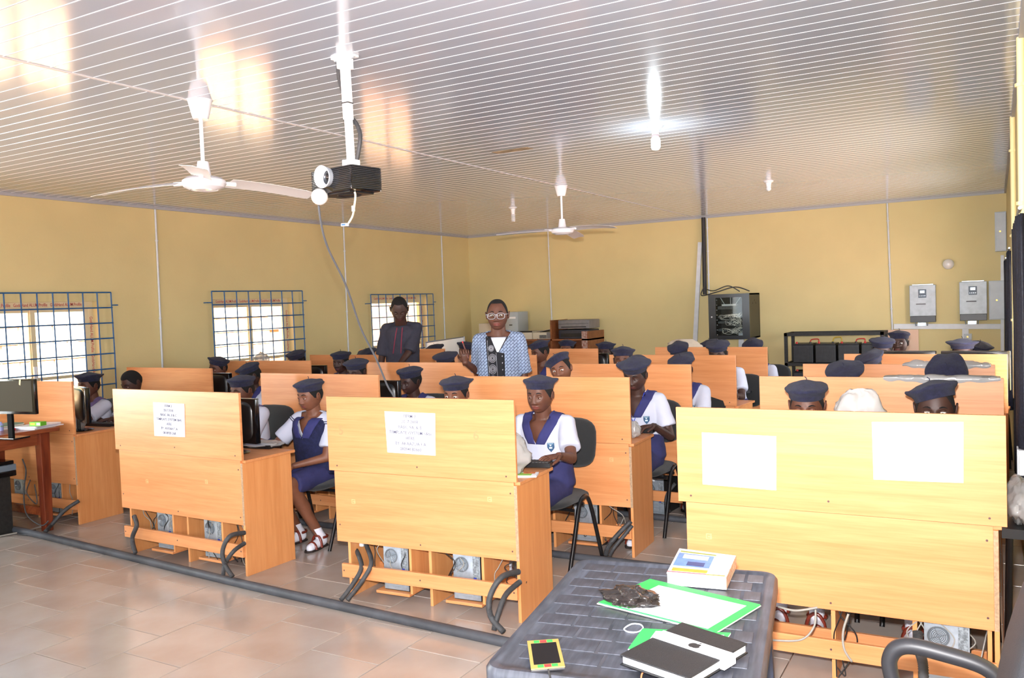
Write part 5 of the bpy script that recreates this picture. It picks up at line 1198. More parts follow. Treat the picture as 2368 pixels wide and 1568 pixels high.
q = at_y(2058, 600, YF); conduit('wall_conduit', [(q.x-0.02, YF-0.012, ZC-0.03), (q.x+0.02, YF-0.012, 0.9)], 0.012, 'thin conduit on the far wall left of the inverters')
q = at_y(1638, 600, YF); conduit('wall_conduit', [(q.x, YF-0.012, ZC-0.03), (q.x, YF-0.012, 1.7)], 0.012, 'thin white conduit down to the network cabinet')
conduit('wall_conduit', [(XR-0.015, 4.75, ZC-0.02), (XR-0.015, 4.75, 1.0)], 0.017, 'nearest cream pipe down the right wall', mat('cream_pipe', (240, 226, 170), 0.5))
conduit('wall_conduit', [(XR-0.015, 6.9, ZC-0.02), (XR-0.015, 6.9, 0.9)], 0.017, 'second cream pipe down the right wall', mat('cream_pipe', (0, 0, 0)))
# ducts
def duct(pts4, label, name='trunking', y0=YF-0.035):
    m = MB(); m.loft([[V((x, YF-0.001, z)) for x, z in pts4], [V((x, y0, z)) for x, z in pts4]][::-1]); return tag(m.build(name, PVC, None, bevel=0.002), label, 'trunking')
def fq(u, v): q = at_y(u, v, YF-0.03); return (q.x, q.z)
duct([fq(1614, 560), fq(1623, 560), fq(1611, 812), fq(1601, 812)], 'slanting white trunking beside the network cabinet')
duct([fq(2067, 749), fq(2314, 749), fq(2314, 761), fq(2067, 761)], 'horizontal white trunking below the inverters')
duct([fq(2225, 761), fq(2240, 761), fq(2240, 830), fq(2225, 830)], 'short vertical white trunking dropping below the inverters')
duct([fq(2314, 590), fq(2322, 590), fq(2322, 860), fq(2314, 860)], 'vertical white trunking in the right far corner')
duct([fq(1708, 770), fq(1720, 770), fq(1720, 812), fq(1708, 812)], 'short white trunking under the network cabinet')
hose([V((fq(1627, 503)[0], YF-0.04, fq(1627, 503)[1])), V((fq(1629, 600)[0], YF-0.04, fq(1629, 600)[1])), V((fq(1631, 681)[0], YF-0.05, fq(1631, 681)[1]))], 0.030, 'thick dark bundled cable running down to the network cabinet', mat('dark_duct', (44, 44, 48), 0.6))
hose([(-3.70, 12.2, 1.86), (-3.72, 12.1, 1.72), (-3.45, 11.95, 1.76), (-3.2, 12.0, 1.82), (-3.0, 12.0, 1.755)], 0.008, 'black cables looping over the top of the network cabinet', name='network_cable')
hose([(-3.66, 12.2, 1.80), (-3.50, 12.0, 1.78), (-3.3, 12.0, 1.84), (-3.15, 12.05, 1.755)], 0.007, 'thin black cable arched over the network cabinet', name='network_cable')

# network cabinet
cx0, cx1, cz0, cz1, cy = -3.53, -2.955, 1.09, 1.725, 11.80
nc = thing('network_cabinet', 'black wall-mounted network cabinet with glass door and white patch cables', 'cabinet', (cx0, cy, cz0)); W, H, Dp = cx1-cx0, cz1-cz0, YF-cy
sb = MB(); sb.box(0, 0.02, 0.01, Dp, 0, H); sb.box(W-0.02, W, 0.01, Dp, 0, H); sb.box(0, W, 0.01, Dp, 0, 0.02); sb.box(0, W, 0.01, Dp, H-0.02, H); sb.box(0, W, Dp-0.02, Dp, 0, H); sb.build('carcass', mat('cabinet_olive_black', (34, 32, 26), 0.4), nc)
df = MB(); df.box(0, 0.10, -0.012, 0.01, 0, H); df.box(W-0.10, W, -0.012, 0.01, 0, H); df.box(0.10, W-0.10, -0.012, 0.01, 0, 0.05); df.box(0.10, W-0.10, -0.012, 0.01, H-0.05, H)
do = df.build('door', BLKM, nc); MB().box(0.10, W-0.10, -0.004, 0.0, 0.05, H-0.05).build('glass_pane', LENS, do); MB().cyl((0.045, -0.016, H*0.5), (0.045, -0.010, H*0.5), 0.010, n=14).build('lock', WHITE, do)
for k, (z, h, nm) in enumerate(((0.42, 0.045, 'network_switch'), (0.30, 0.03, 'network_switch'), (0.22, 0.03, 'patch_panel'), (0.11, 0.035, 'patch_panel'))):
    e_ = box(nm, 0.11, W-0.11, 0.07, 0.25, z, z+h, mat('switch_grey', (70, 72, 74), 0.5), nc, 0.002)
    pp_ = MB()
    for i in range(14): pp_.box(0.125+0.023*i, 0.14+0.023*i, 0.066, 0.070, z+h*0.25, z+h*0.75)
    pp_.build('ports', BLK, e_)
rt = box('router', 0.17, W-0.20, 0.06, 0.18, 0.468, 0.492, mat('router_white', (190, 194, 196), 0.4), nc, 0.004)
for a, b_ in ((0.20, 0.14), (0.285, 0.285), (0.36, 0.43)): MB().tube([(a, 0.1, 0.49), (b_, 0.1, 0.59)], 0.004, 6).build('antenna', mat('router_white', (0, 0, 0)), rt)
pc = MB(); rnd = random.Random(5)
for i in range(46):
    z0 = rnd.choice((0.125, 0.235, 0.315)); x0 = rnd.uniform(0.13, W-0.14); x1 = W-0.13+rnd.uniform(-.03, .02)
    pc.tube(spl([(x0, 0.065, z0), (x0+0.02, 0.035, z0+rnd.uniform(-.05, .03)), ((x0+x1)/2, 0.03, z0+rnd.uniform(-.05, .05)), (x1, 0.05, z0+rnd.uniform(-.06, .06))], 5), 0.0024, 5)
pc.build('patch_cables', mat('patch_cable_white', (210, 208, 200), 0.5), nc)['kind'] = 'stuff'
rc = MB()
for i in range(8): rc.box(0.075+0.03, 0.085+0.03, 0.02, 0.03, 0.06+0.07*i, 0.065+0.07*i)
rc.build('rack_screws', WHITE, nc)['kind'] = 'stuff'
for k in range(3): MB().cyl((W-0.001, 0.28+0.09*(k-1), H*0.78+0.04*(k == 1)), (W+0.003, 0.28+0.09*(k-1), H*0.78+0.04*(k == 1)), 0.014, n=12).build('side_knockout', BLK, nc)

# inverters and distribution boards
def inverter(x0, x1, z0, z1, label, lit):
    t = thing('inverter', label, 'inverter', (x0, YF, z0)); W, H = x1-x0, z1-z0; IN = mat('inverter_silver', (176, 184, 192), 0.4, metal=0.1, var=0.12, scale=14)
    box('casing', 0, W, -0.11, 0, 0.08, H, IN, t, 0.006); box('black_base', 0.004, W-0.004, -0.108, 0, 0.0, 0.08, BLK, t, 0.003)
    bz = H*0.66; dd = box('display', W*0.34, W*0.34+0.095, -0.113, -0.109, bz, bz+0.11, mat('display_bezel', (70, 84, 100), 0.4), t)
    MB().box(W*0.34+0.02, W*0.34+0.075, -0.115, -0.112, bz+0.06, bz+0.095).build('screen', mat('lcd', (190, 205, 215), 0.2, emit=(190, 215, 235), es=lit), dd)
    kk = MB()
    for i in range(4): kk.cyl((W*0.34+0.015+0.021*i, -0.116, bz+0.025), (W*0.34+0.015+0.021*i, -0.112, bz+0.025), 0.006, n=8)
    kk.build('keys', GREYM, dd)
    MB().box(W*0.25, W*0.62, -0.112, -0.1095, bz-0.09, bz-0.075).build('printed_name_strip', mat('print_grey', (110, 110, 118), 0.6), t)
    c = MB()
    for i in range(4): c.tube([(0.06+i*0.05, -0.05, 0.0), (0.07+i*0.045, -0.05, -0.05)], 0.007, 6)
    c.box(0.09, 0.19, -0.07, -0.02, -0.05, -0.005); c.build('cable_glands', GREYM, t)
    MB().box(0.03, W-0.03, -0.05, 0.0, H, H+0.012).build('wall_bracket', GREYM, t)
inverter(-0.985, -0.675, 1.26, 1.745, 'left silver solar inverter on the far wall', 0.8)
inverter(-0.405, -0.095, 1.27, 1.765, 'right silver solar inverter with a glaring display', 3.0)
def dbox(x0, x1, z0, z1, d0, label, name='distribution_box'):
    t = thing(name, label, 'electrical box', (x0, YF, z0)); W, H = x1-x0, z1-z0; M_ = mat('grey_metal_box', (184, 192, 200), 0.4, var=0.06, scale=9)
    box('enclosure', 0, W, -d0, 0, 0, H, M_, t, 0.003); box('door', 0.012, W-0.004, -d0-0.012, -d0, 0.012, H-0.012, M_, t, 0.002)
    MB().cyl((W*0.45, -d0-0.022, H*0.5), (W*0.45, -d0-0.012, H*0.5), 0.012, n=12).build('lock', mat('brass', (190, 160, 90), 0.35, metal=0.7), t)
    return t
dbox(-0.075, 0.115, 1.275, 1.765, 0.10, 'grey metal electrical box beside the right inverter')
dbox(0.0, 0.125, 2.13, 2.62, 0.14, 'grey metal electrical box high in the right far corner')
dbox(-0.36, -0.27, 1.02, 1.10, 0.05, 'small grey breaker box under the right inverter', 'breaker_box')

# battery rack
rk = thing('battery_rack', 'black steel rack holding batteries against the far wall', 'rack', (-2.47, 11.65, 0)); RW, RD = 1.23, 0.5
for sx in (0, RW-0.04):
    for sy in (0, RD-0.04): box('rack_leg', sx, sx+0.04, sy, sy+0.04, 0, 1.17, DARKB, rk)
for z in (1.13, 0.73, 0.36):
    m = MB(); m.box(0, RW, 0, 0.035, z, z+0.04); m.box(0, RW, RD-0.035, RD, z, z+0.04); m.box(0, 0.035, 0.035, RD-0.035, z, z+0.04); m.box(RW-0.035, RW, 0.035, RD-0.035, z, z+0.04); m.build('shelf_frame', DARKB, rk)
    if z < 1: box('shelf_plate', 0.036, RW-0.036, 0.036, RD-0.036, z+0.02, z+0.03, DARKB, rk)
BAT = mat('battery_black', (40, 40, 44), 0.5, var=0.3, scale=20)
k_ = 0
for z in (0.77, 0.40):
    for i in range(4 if z > .5 else 3):
        b = thing('battery', '%s battery from the left on the %s shelf of the black rack' % (('first', 'second', 'third', 'fourth')[i], 'upper' if z > .5 else 'lower'), 'battery', (-2.47+0.10+0.285*i, 11.72, z), 0, 'batteries on the rack')
        box('battery_case', 0, 0.255, 0, 0.33, 0, 0.235, BAT, b, 0.006); box('battery_lid', 0.004, 0.251, 0.004, 0.326, 0.236, 0.252, BLK, b, 0.003)
        for px, cc_ in ((0.04, (200, 40, 40)), (0.215, (50, 50, 50))): MB().cyl((px, 0.05, 0.252), (px, 0.05, 0.275), 0.014, n=10).build('terminal_cap', mat('terminal_%d' % cc_[0], cc_, 0.5), b)
        for q_ in (0.3, 0.7): MB().box(0.255*q_-0.03, 0.255*q_+0.03, -0.004, 0.0, 0.05, 0.20).build('case_rib', BAT, b)
for i in range(3):
    cc_ = ((190, 40, 36), (190, 160, 40), (190, 40, 36))[i]; x0 = -2.47+0.10+0.285*i+0.215
    hose([(x0, 11.77, 1.045), (x0+0.02, 11.77, 1.075+(0.02 if i == 1 else 0)), (x0+0.10, 11.77, 1.08+(0.02 if i == 1 else 0)), (x0+0.11, 11.77, 1.045)], 0.007, ('red jumper lead between the first and second battery', 'yellow jumper lead between the second and third battery', 'red jumper lead between the third and fourth battery')[i], mat('lead_%d%d' % cc_[:2], cc_, 0.5), name='jumper_lead')
# pale board leaning at the far wall
q0, q1 = at_y(2047, 763, 12.28), at_y(2124, 763, 12.28); o = box('leaning_board', q0.x, q1.x, 12.27, 12.29, 0.55, q0.z, mat('pale_pink_laminate', (224, 186, 160), 0.5)); tag(o, 'pale pinkish wooden board standing against the far wall', 'board')
# whiteboard leaning near the far left corner
a, b_ = at_y(985, 792, 10.7), at_y(1073, 779, 10.7)
wb = thing('whiteboard', 'whiteboard with grey frame leaning near the far left corner', 'whiteboard', (a.x, 10.7, 0)); L_ = b_.x-a.x
m = MB(); m.loft([[V((0, y, a.z-0.62)), V((L_, y, b_.z-0.62)), V((L_, y, b_.z)), V((0, y, a.z))] for y in (0.0, 0.02)]); m.build('writing_surface', mat('whiteboard_white', (222, 226, 232), 0.25), wb)
m = MB(); m.tube([(0, -0.004, a.z), (L_, -0.004, b_.z), (L_, -0.004, b_.z-0.62), (0, -0.004, a.z-0.62), (0, -0.004, a.z)], 0.011, 4); m.build('frame', mat('alu_frame', (150, 152, 158), 0.4, metal=0.6), wb)
for x_ in (0.05, L_-0.05): MB().box(x_-0.02, x_+0.02, 0.02, 0.05, 0, 0.9).build('support_leg', SHELFW, wb)
wl = MB()

# printer shelf along the far wall
ps = thing('shelf_unit', 'brown wooden shelf unit with printer compartment against the far wall', 'shelf', (-7.48, 11.75, 0)); Wp = 2.10
box('top_board', 0, Wp, 0, 0.58, 1.10, 1.125, SHELFW, ps); 
for x_ in (0, 1.445, 2.075): box('upright_panel', x_, x_+0.025, 0, 0.58, 0, (1.42 if x_ == 1.445 else (1.24 if x_ > 2 else 1.10)), SHELFW, ps)
box('back_panel', 0.025, 2.075, 0.56, 0.58, 0, 1.10, SHELFW, ps); box('low_side_panel', 1.98, 2.075, 0.0, 0.02, 0.75, 1.24, mat('chipped_brown', (130, 66, 46), 0.5, var=0.4, scale=30, rgb2=(190, 170, 160)), ps); box('lower_shelf', 0.025, 2.075, 0, 0.56, 0.6, 0.62, SHELFW, ps)
def machine(name, label, cat, u0, u1, v0, v1, Y, zb, dpt, mm, extras=()):
    a, b = at_y(u0, v1, Y), at_y(u1, v0, Y); zb = a.z if zb is None else zb; H = b.z-zb; W = b.x-a.x
    t = thing(name, label, cat, (a.x, Y, zb)); m = MB(); m.box(0, W, 0, dpt, 0, H, min(0.012, H*0.12)); m.build('casing', mm, t, smooth=30)
    for nm, fx0, fx1, fz0, fz1, mt in extras: box(nm, fx0*W, fx1*W, -0.006, 0.0, fz0*H, fz1*H, mt, t, 0.001)
    return t
PG = mat('printer_grey', (128, 124, 124), 0.5, var=0.1, scale=20); PW = mat('yellowed_plastic', (206, 196, 176), 0.55); DG = mat('dark_printer', (50, 50, 60), 0.5); LG_ = mat('light_grey_metal', (172, 182, 188), 0.4)
machine('printer', 'grey printer on top of the stack in the shelf compartment', 'printer', 1291, 1362, 739, 761, 11.85, None, 0.4, PG, [('paper_slot', .1, .9, .15, .25, BLK), ('front_seam', .02, .98, .55, .58, BLK)])
machine('printer', 'dark printer under the grey printer in the shelf compartment', 'printer', 1292, 1361, 762, 783, 11.85, 1.125, 0.4, DG, [('paper_tray', .08, .92, .2, .6, BLK)])
machine('computer_tower', 'upright grey tower case behind the teacher\'s shoulder', 'computer', 1166, 1197, 721, 785, 11.95, 1.125, 0.35, LG_, [('drive_bay', .15, .85, .75, .82, WHITE), ('power_button', .4, .6, .5, .54, BLK)])
machine('old_monitor', 'cream bulky printer left of the teacher\'s head', 'printer', 1108, 1160, 747, 785, 11.9, 1.125, 0.38, PW, [('dark_band', .05, .95, .12, .35, DG), ('panel', .1, .9, .4, .45, PG)])
machine('desktop_computer', 'cream desktop case lying on the far shelf', 'computer', 1232, 1277, 768, 785, 11.82, 1.125, 0.4, PW, [('grille_panel', .35, .7, .1, .6, mat('grille_grey', (110, 110, 108), 0.6, var=0.4, scale=80)), ('fan_panel', .72, .95, .1, .95, PG)])
machine('desktop_computer', 'low cream case with a dark lid on the far shelf', 'computer', 1198, 1230, 766, 785, 11.82, 1.125, 0.4, PW, [('dark_lid', -.02, 1.02, .85, 1.05, BLK)])
qa = at_y(1240, 766, 11.9); pt = tag(MB().loft([[V((0, y, 0)), V((0.32, y, 0.055)), V((0.32, y, 0.062)), V((0, y, 0.007))] for y in (0, 0.3)]).build('lid_panel', PG, None), 'grey metal lid propped slanting on the cream case', 'panel'); pt.location = (qa.x, 11.86, 1.225)

# curtains on the right wall
CURT = mat('dark_curtain', (34, 36, 50), 0.6, var=0.5, scale=120, bump=0.3, bscale=100)
def curtain(y0, y1, z0, z1, label):
    m = MB(); N = 90; r0 = []
    for sgn in (0,):
        rows = []
        for j in range(9):
            z = z1+(z0-z1)*j/8; rows.append([V((XR-0.028+0.012*math.sin(i*0.9)+0.005*math.sin(i*0.37+j*.3), y0+(y1-y0)*i/N, z-(0.05*abs(math.sin(i*.12)) if j == 8 else 0))) for i in range(N+1)])
        m.loft(rows, caps=False, closed=False)
    o = m.build('curtain', CURT, None, smooth=60, solid=0.003); tag(o, label, 'curtain')
    rd = MB().tube([(XR-0.030, y0-0.05, z1+0.02), (XR-0.030, y1+0.05, z1+0.02)], 0.008, 8).build('curtain_rod', GREYM, None); tag(rd, 'metal rod carrying the '+label, 'rod')
curtain(4.55, 5.9, 0.62, 2.02, 'nearest dark glittering curtain on the right wall')
curtain(8.1, 8.7, 0.70, 1.98, 'second dark curtain along the right wall')
curtain(10.85, 11.5, 0.70, 1.98, 'farthest dark curtain on the right wall')
qs = at_y(2347, 1038, 4.6); so = thing('wall_socket', 'white wall socket box low on the right wall beside the curtain', 'socket', (XR, 4.62, 0.86)); box('back_box', -0.045, 0, -0.045, 0.045, -0.06, 0.06, WHITE, so, 0.004); box('faceplate', -0.052, -0.045, -0.05, 0.05, -0.065, 0.065, PVC, so, 0.002)
crumple('plastic_bag', 'clear crumpled plastic bag hanging past the right edge of the front right desk', (0.085, 4.12, 0.70), 0.06, 0.22, 0.085, 21, cat='plastic bag')
bk = thing('side_stool', 'dark metal stool frame behind the right edge of the front right desk', 'stool', (0.06, 4.15, 0)); MB().box(-0.05, 0.06, -0.2, 0.2, 0.66, 0.70).build('seat', BLK, bk)
for sy in (-0.17, 0.17): MB().tube([(-0.02, sy, 0.67), (-0.035, sy*1.05, 0)], 0.012, 8).build('leg', BLKM, bk)

# ------------------------------------------------------------------ plastic table in the foreground
TPM = bpy.data.materials.new('dark_grey_plastic_table'); TPM.use_nodes = True
n, L = TPM.node_tree.nodes, TPM.node_tree.links; b = n['Principled BSDF']; b.inputs['Roughness'].default_value = 0.42
tc = n.new('ShaderNodeTexCoord'); nz = n.new('ShaderNodeTexNoise'); nz.inputs['Scale'].default_value = 9; nz.inputs['Detail'].default_value = 8; L.new(tc.outputs['Object'], nz.inputs['Vector'])
mpg = n.new('ShaderNodeMapping'); mpg.inputs['Scale'].default_value = (40, 5, 5); L.new(tc.outputs['Object'], mpg.inputs[0]); n2 = n.new('ShaderNodeTexNoise'); n2.inputs['Scale'].default_value = 2; n2.inputs['Detail'].default_value = 6; L.new(mpg.outputs[0], n2.inputs['Vector'])
ad = n.new('ShaderNodeMath'); ad.operation = 'MULTIPLY'; L.new(nz.outputs[0], ad.inputs[0]); L.new(n2.outputs[0], ad.inputs[1])
cr = n.new('ShaderNodeValToRGB'); cr.color_ramp.elements[0].position = 0.12; cr.color_ramp.elements[0].color = lin((52, 54, 62)); cr.color_ramp.elements[1].position = 0.42; cr.color_ramp.elements[1].color = lin((86, 89, 100)); L.new(ad.outputs[0], cr.inputs[0]); L.new(cr.outputs[0], b.inputs['Base Color'])
TZ = 0.735
ca, cb_, cc_, ce = at_z(1338, 1290, TZ), at_z(1800, 1322, TZ), at_z(1098, 1535, TZ), None
ux = (cb_-ca).normalized(); uy = (ca-cc_); uy = (uy-ux*uy.dot(ux)).normalized(); TWd = (cb_-ca).length; TLn = (ca-cc_).length+0.02
tb = thing('plastic_table', 'dark grey moulded plastic table in the foreground with woven-pattern top', 'table', (ca.x, ca.y, 0), math.atan2(ux.y, ux.x))
def rr(hx0, hx1, hy0, hy1, r, z, n=6):
    P = []
    for cx_, cy_, a0 in ((hx1-r, hy1-r, 0), (hx0+r, hy1-r, PI/2), (hx0+r, hy0+r, PI), (hx1-r, hy0+r, 1.5*PI)):
        for i in range(n+1): a = a0+PI/2*i/n; P.append(V((cx_+r*math.cos(a), cy_+r*math.sin(a), z)))
    return P
m = MB(); X0, X1, Y0_, Y1_ = 0, TWd, -TLn, 0
m.loft([rr(X0+.004, X1-.004, Y0_+.004, Y1_-.004, 0.05, TZ-0.055), rr(X0, X1, Y0_, Y1_, 0.055, TZ-0.05), rr(X0, X1, Y0_, Y1_, 0.055, TZ-0.012), rr(X0+.008, X1-.008, Y0_+.008, Y1_-.008, 0.05, TZ), rr(X0+.028, X1-.028, Y0_+.028, Y1_-.028, 0.04, TZ), rr(X0+.034, X1-.034, Y0_+.034, Y1_-.034, 0.035, TZ-0.005)])
m.build('table_top', TPM, tb, smooth=40)
# raised basket-weave fields of the top
sq = MB().box(-0.052, 0.052, -0.038, 0.038, 0, 0.0028, 0.0014).build('raised_field', TPM, tb); sqm = sq.data; bpy.data.objects.remove(sq)
sq = MB().box(-0.026, 0.026, -0.038, 0.038, 0, 0.0028, 0.0014).build('raised_field', TPM, tb); sqn = sq.data; bpy.data.objects.remove(sq)
nx = int((TWd-0.08)/0.116); ny = int((TLn-0.08)/0.086)
for i in range(nx+1):
    for j in range(ny):
        x_ = 0.045+0.052+0.114*i+(0.03 if j % 2 else 0); y_ = -(0.045+0.038+0.0855*j)
        if x_+0.052 < TWd-0.036: link('raised_field', sqm, tb, loc=(x_, y_, TZ-0.0062))
        elif x_+0.0 < TWd-0.036: link('raised_field', sqn, tb, loc=(x_-0.026, y_, TZ-0.0062))
for x_, y_ in ((0.06, -0.06), (TWd-0.06, -0.06), (0.06, -TLn+0.06), (TWd-0.06, -TLn+0.06)):
    m = MB(); sx = 1 if x_ > 0.3 else -1; sy = 1 if y_ > -0.3 else -1
    m.loft([[V((x_+dx*0.032+sx*0.0, y_+dy*0.032, TZ-0.05)) for dx, dy in ((-1, -1), (1, -1), (1, 1), (-1, 1))], [V((x_+dx*0.022+sx*0.03, y_+dy*0.022+sy*0.03, 0)) for dx, dy in ((-1, -1), (1, -1), (1, 1), (-1, 1))]][::-1]); m.build('leg', mat('table_leg_grey', (60, 64, 80), 0.45, var=0.3, scale=9), tb, bevel=0.006)
# chalk loop and dashes drawn on the table top
def on_table(u, v, z=TZ): p = at_z(u, v, z); return p
MARK = mat('white_chalk', (206, 212, 226), 0.9)
P = [on_table(u, v, TZ-0.001) for u, v in ((1452, 1447), (1443, 1455), (1455, 1462), (1476, 1461), (1487, 1452), (1480, 1444), (1462, 1443), (1449, 1449))]
o = MB().tube(spl(P, 5), 0.0022, 5).build('chalk_loop', MARK, None); tag(o, 'white chalk loop drawn on the grey plastic table', 'chalk mark')

# things on the table
def slab(name, label, cat, quad, h, mats, z=TZ, cover=None):
    P = [at_z(u, v, z+h) for u, v in quad]; o = P[3]; t = thing(name, label, cat, (o.x, o.y, z)); Q = [V((p.x-o.x, p.y-o.y, 0)) for p in P]; return t, Q
def bil(Q, a, b): return (Q[3]*(1-a)+Q[2]*a)*(1-b)+(Q[0]*(1-a)+Q[1]*a)*b
def qbox(Q, a0, a1, b0, b1, z0, z1, name, m, par, bev=0.0, curve=0.0):
    mb = MB(); c = [bil(Q, a0, b0), bil(Q, a1, b0), bil(Q, a1, b1), bil(Q, a0, b1)]
    mb.loft([[p+V((0, 0, z)) for p in c] for z in (z0, z1)]); return mb.build(name, m, par, bevel=bev)
# thick textbook  (quad: far-left, far-right, near-right, near-left of the upper cover)
t, Q = slab('textbook', 'thick worn textbook with blue and orange cover on the plastic table', 'book', [(1571, 1268), (1702, 1285), (1679, 1336), (1541, 1325)], 0.040, None)
qbox(Q, 0.008, .985, 0.01, .99, 0.002, 0.038, 'page_block', mat('page_edges', (232, 226, 214), 0.85, var=0.1, scale=60, stretch=(1, 1, 20)), t, 0.003)
qbox(Q, 0, 1, 0, 1, 0, 0.0022, 'back_cover', PAPER, t); qbox(Q, 0, 1, 0, 1, 0.038, 0.0402, 'front_cover', PAPER, t, 0.001)
for nm, a0, a1, b0, b1, c_ in (('sky_picture', .04, .66, .30, .82, (110, 150, 225)), ('cloud_band', .14, .58, .62, .78, (215, 225, 240)), ('small_photo', .26, .56, .34, .50, (50, 70, 130)), ('title_strip', .06, .66, .10, .22, (246, 176, 60)), ('title_underline', .0, .66, .05, .075, (214, 70, 80)), ('green_rule', .05, .68, .86, .91, (150, 160, 60)), ('spine_panel', .68, .97, .06, .94, (248, 244, 206)), ('yellow_rule', .66, .97, .04, .07, (214, 200, 70))):
    qbox(Q, a0, a1, b0, b1, 0.0402, 0.0407 if nm not in ('cloud_band', 'small_photo') else 0.0410, nm, mat('print_'+nm, c_, 0.45, var=0.15, scale=40), t)
qbox(Q, .985, 1.004, 0.0, 1.0, 0.0, 0.040, 'printed_spine', mat('spine_print', (190, 120, 100), 0.5, var=0.8, scale=90, rgb2=(235, 225, 190)), t)
# green-bordered folder
GRN = mat('green_card', (58, 190, 92), 0.5)
t, Q = slab('document_folder', 'white card folder with broad green border under the black bag', 'folder', [(1501, 1337), (1760, 1397), (1655, 1461), (1380, 1392)], 0.007, None)
qbox(Q, 0, 1, 0, 1, 0.0, 0.0025, 'back_card', mat('cream_card', (236, 238, 200), 0.6), t); qbox(Q, 0.01, .995, 0.015, .995, 0.0026, 0.0062, 'front_card', GRN, t)
qbox(Q, 0.16, .93, 0.03, .86, 0.0063, 0.0068, 'white_panel', PAPER, t)
# second green folder beneath the notebooks
t, Q = slab('green_booklet', 'green and white booklet peeking from under the black notebooks', 'booklet', [(1486, 1452), (1690, 1462), (1640, 1530), (1452, 1499)], 0.006, None)
qbox(Q, 0, 1, 0, 1, 0.0, 0.004, 'cover', PAPER, t); qbox(Q, 0.0, 1, 0.0, 1, 0.0041, 0.0046, 'green_print', GRN, t); qbox(Q, 0.17, .95, 0.05, .90, 0.0047, 0.0052, 'white_panel', PAPER, t); qbox(Q, .24, .44, .66, .80, 0.0053, 0.0056, 'printed_title', mat('teal_print', (110, 200, 190), 0.6), t)
# tablet in a black case with white band
ZB = TZ+0.006
t, Q = slab('tablet_case', 'black tablet case wrapped with a white band on the plastic table', 'tablet case', [(1577, 1438), (1729, 1486), (1652, 1561), (1433, 1512)], 0.028, None, ZB)
P0 = [at_z(u, v, ZB+0.028) for u, v in ((1577, 1438), (1729, 1487), (1594, 1568), (1433, 1513))]; o_ = P0[3]; t.location = (o_.x, o_.y, ZB); Q = [V((p.x-o_.x, p.y-o_.y, 0)) for p in P0]
qbox(Q, 0, 1, 0, 1, 0, 0.003, 'back_cover', BLK, t, 0.001); qbox(Q, 0.02, .985, 0.02, .985, 0.0031, 0.0235, 'white_device', mat('white_page_edge', (226, 226, 228), 0.6, var=0.06, scale=80), t, 0.003); qbox(Q, 0, 1, 0, 1, 0.0236, 0.028, 'front_cover', mat('black_leatherette', (40, 40, 42), 0.55, bump=0.4, bscale=400), t, 0.002)
bd_ = qbox(Q, -0.012, 1.05, 0.50, 0.70, 0.0282, 0.0292, 'white_band', PAPER, t, 0.0); qbox(Q, 1.0, 1.06, 0.50, 0.70, 0.004, 0.0282, 'band_end', PAPER, t)
# dark apple-shaped emblem printed on the band
ce_ = bil(Q, 0.56, 0.60); ax = (Q[2]-Q[3]).normalized(); ay = V((-ax.y, ax.x, 0)); s_ = 0.017
def ap(a): # silhouette radius
    r = 1.0+0.10*math.cos(2*a)-0.16*ex(((a-PI/2+PI) % (2*PI))-PI, 0.30)-0.09*ex(((a+PI/2+PI) % (2*PI))-PI, 0.22); b = ((a-0.18+PI) % (2*PI))-PI
    if abs(b) < 0.42: r -= 0.30*math.cos(b/0.42*PI/2)
    return r
pts = [ce_+(ax*math.cos(a)*s_*0.95+ay*math.sin(a)*s_)*ap(a) for a in [2*PI*i/48 for i in range(48)]]
m = MB(); m.loft([[p+V((0, 0, z)) for p in pts] for z in (0.0293, 0.0297)])
lf_ = [ce_+(ax*(0.10+0.30*f+0.12*sg*math.sin(PI*f))+ay*(1.0+0.42*f-0.12*sg*math.sin(PI*f)))*s_ for sg, fs_ in ((1, [i/6 for i in range(7)]), (-1, [i/6 for i in range(5, 0, -1)])) for f in fs_]
m.loft([[p+V((0, 0, z)) for p in lf_] for z in (0.0293, 0.0297)]); m.build('fruit_emblem', mat('emblem_black', (30, 30, 32), 0.4), t)
# black nylon bag
q = at_z(1462, 1400, TZ+0.007); crumple('nylon_bag', 'crumpled shiny black nylon bag on the green-bordered folder', (q.x-0.005, q.y+0.01, TZ+0.0065), 0.082, 0.055, 0.024, 31, mat('shiny_black_nylon', (46, 40, 38), 0.22, coat=0.4, bump=0.6, bscale=30), 64, 0.45, cat='bag')
# phone
t, Q = slab('smartphone', 'smartphone in gold case with green and red ends charging on the table', 'phone', [(1219, 1481), (1291, 1476), (1307, 1540), (1228, 1547)], 0.011, None)
qbox(Q, 0, 1, 0, 1, 0, 0.007, 'phone_body', mat('phone_grey', (60, 60, 64), 0.4), t, 0.002); qbox(Q, 0, 1, 0, 1, 0.0071, 0.0102, 'gold_face', mat('gold_case', (196, 166, 92), 0.4, metal=0.2), t, 0.001); qbox(Q, .10, .90, .13, .87, 0.0103, 0.0107, 'screen', BLKG, t)
for b0, b1 in ((.885, .975), (.025, .115)):
    for a0, a1, c_ in ((.2, .38, (60, 170, 80)), (.40, .60, (225, 60, 60)), (.62, .80, (60, 170, 80))): qbox(Q, a0, a1, b0, b1, 0.0103, 0.0107, 'coloured_tab', mat('tab_%d' % c_[0], c_, 0.5), t)
pe = bil(Q, .5, -0.02); e0 = V(t.location)+pe; hose([e0+V((0, 0, 0.006)), at_z(1270, 1556, TZ+0.006), at_z(1274, 1580, TZ+0.006), at_z(1276, 1640, TZ+0.006)], 0.0028, 'black charging cable plugged into the smartphone', name='charging_cable')
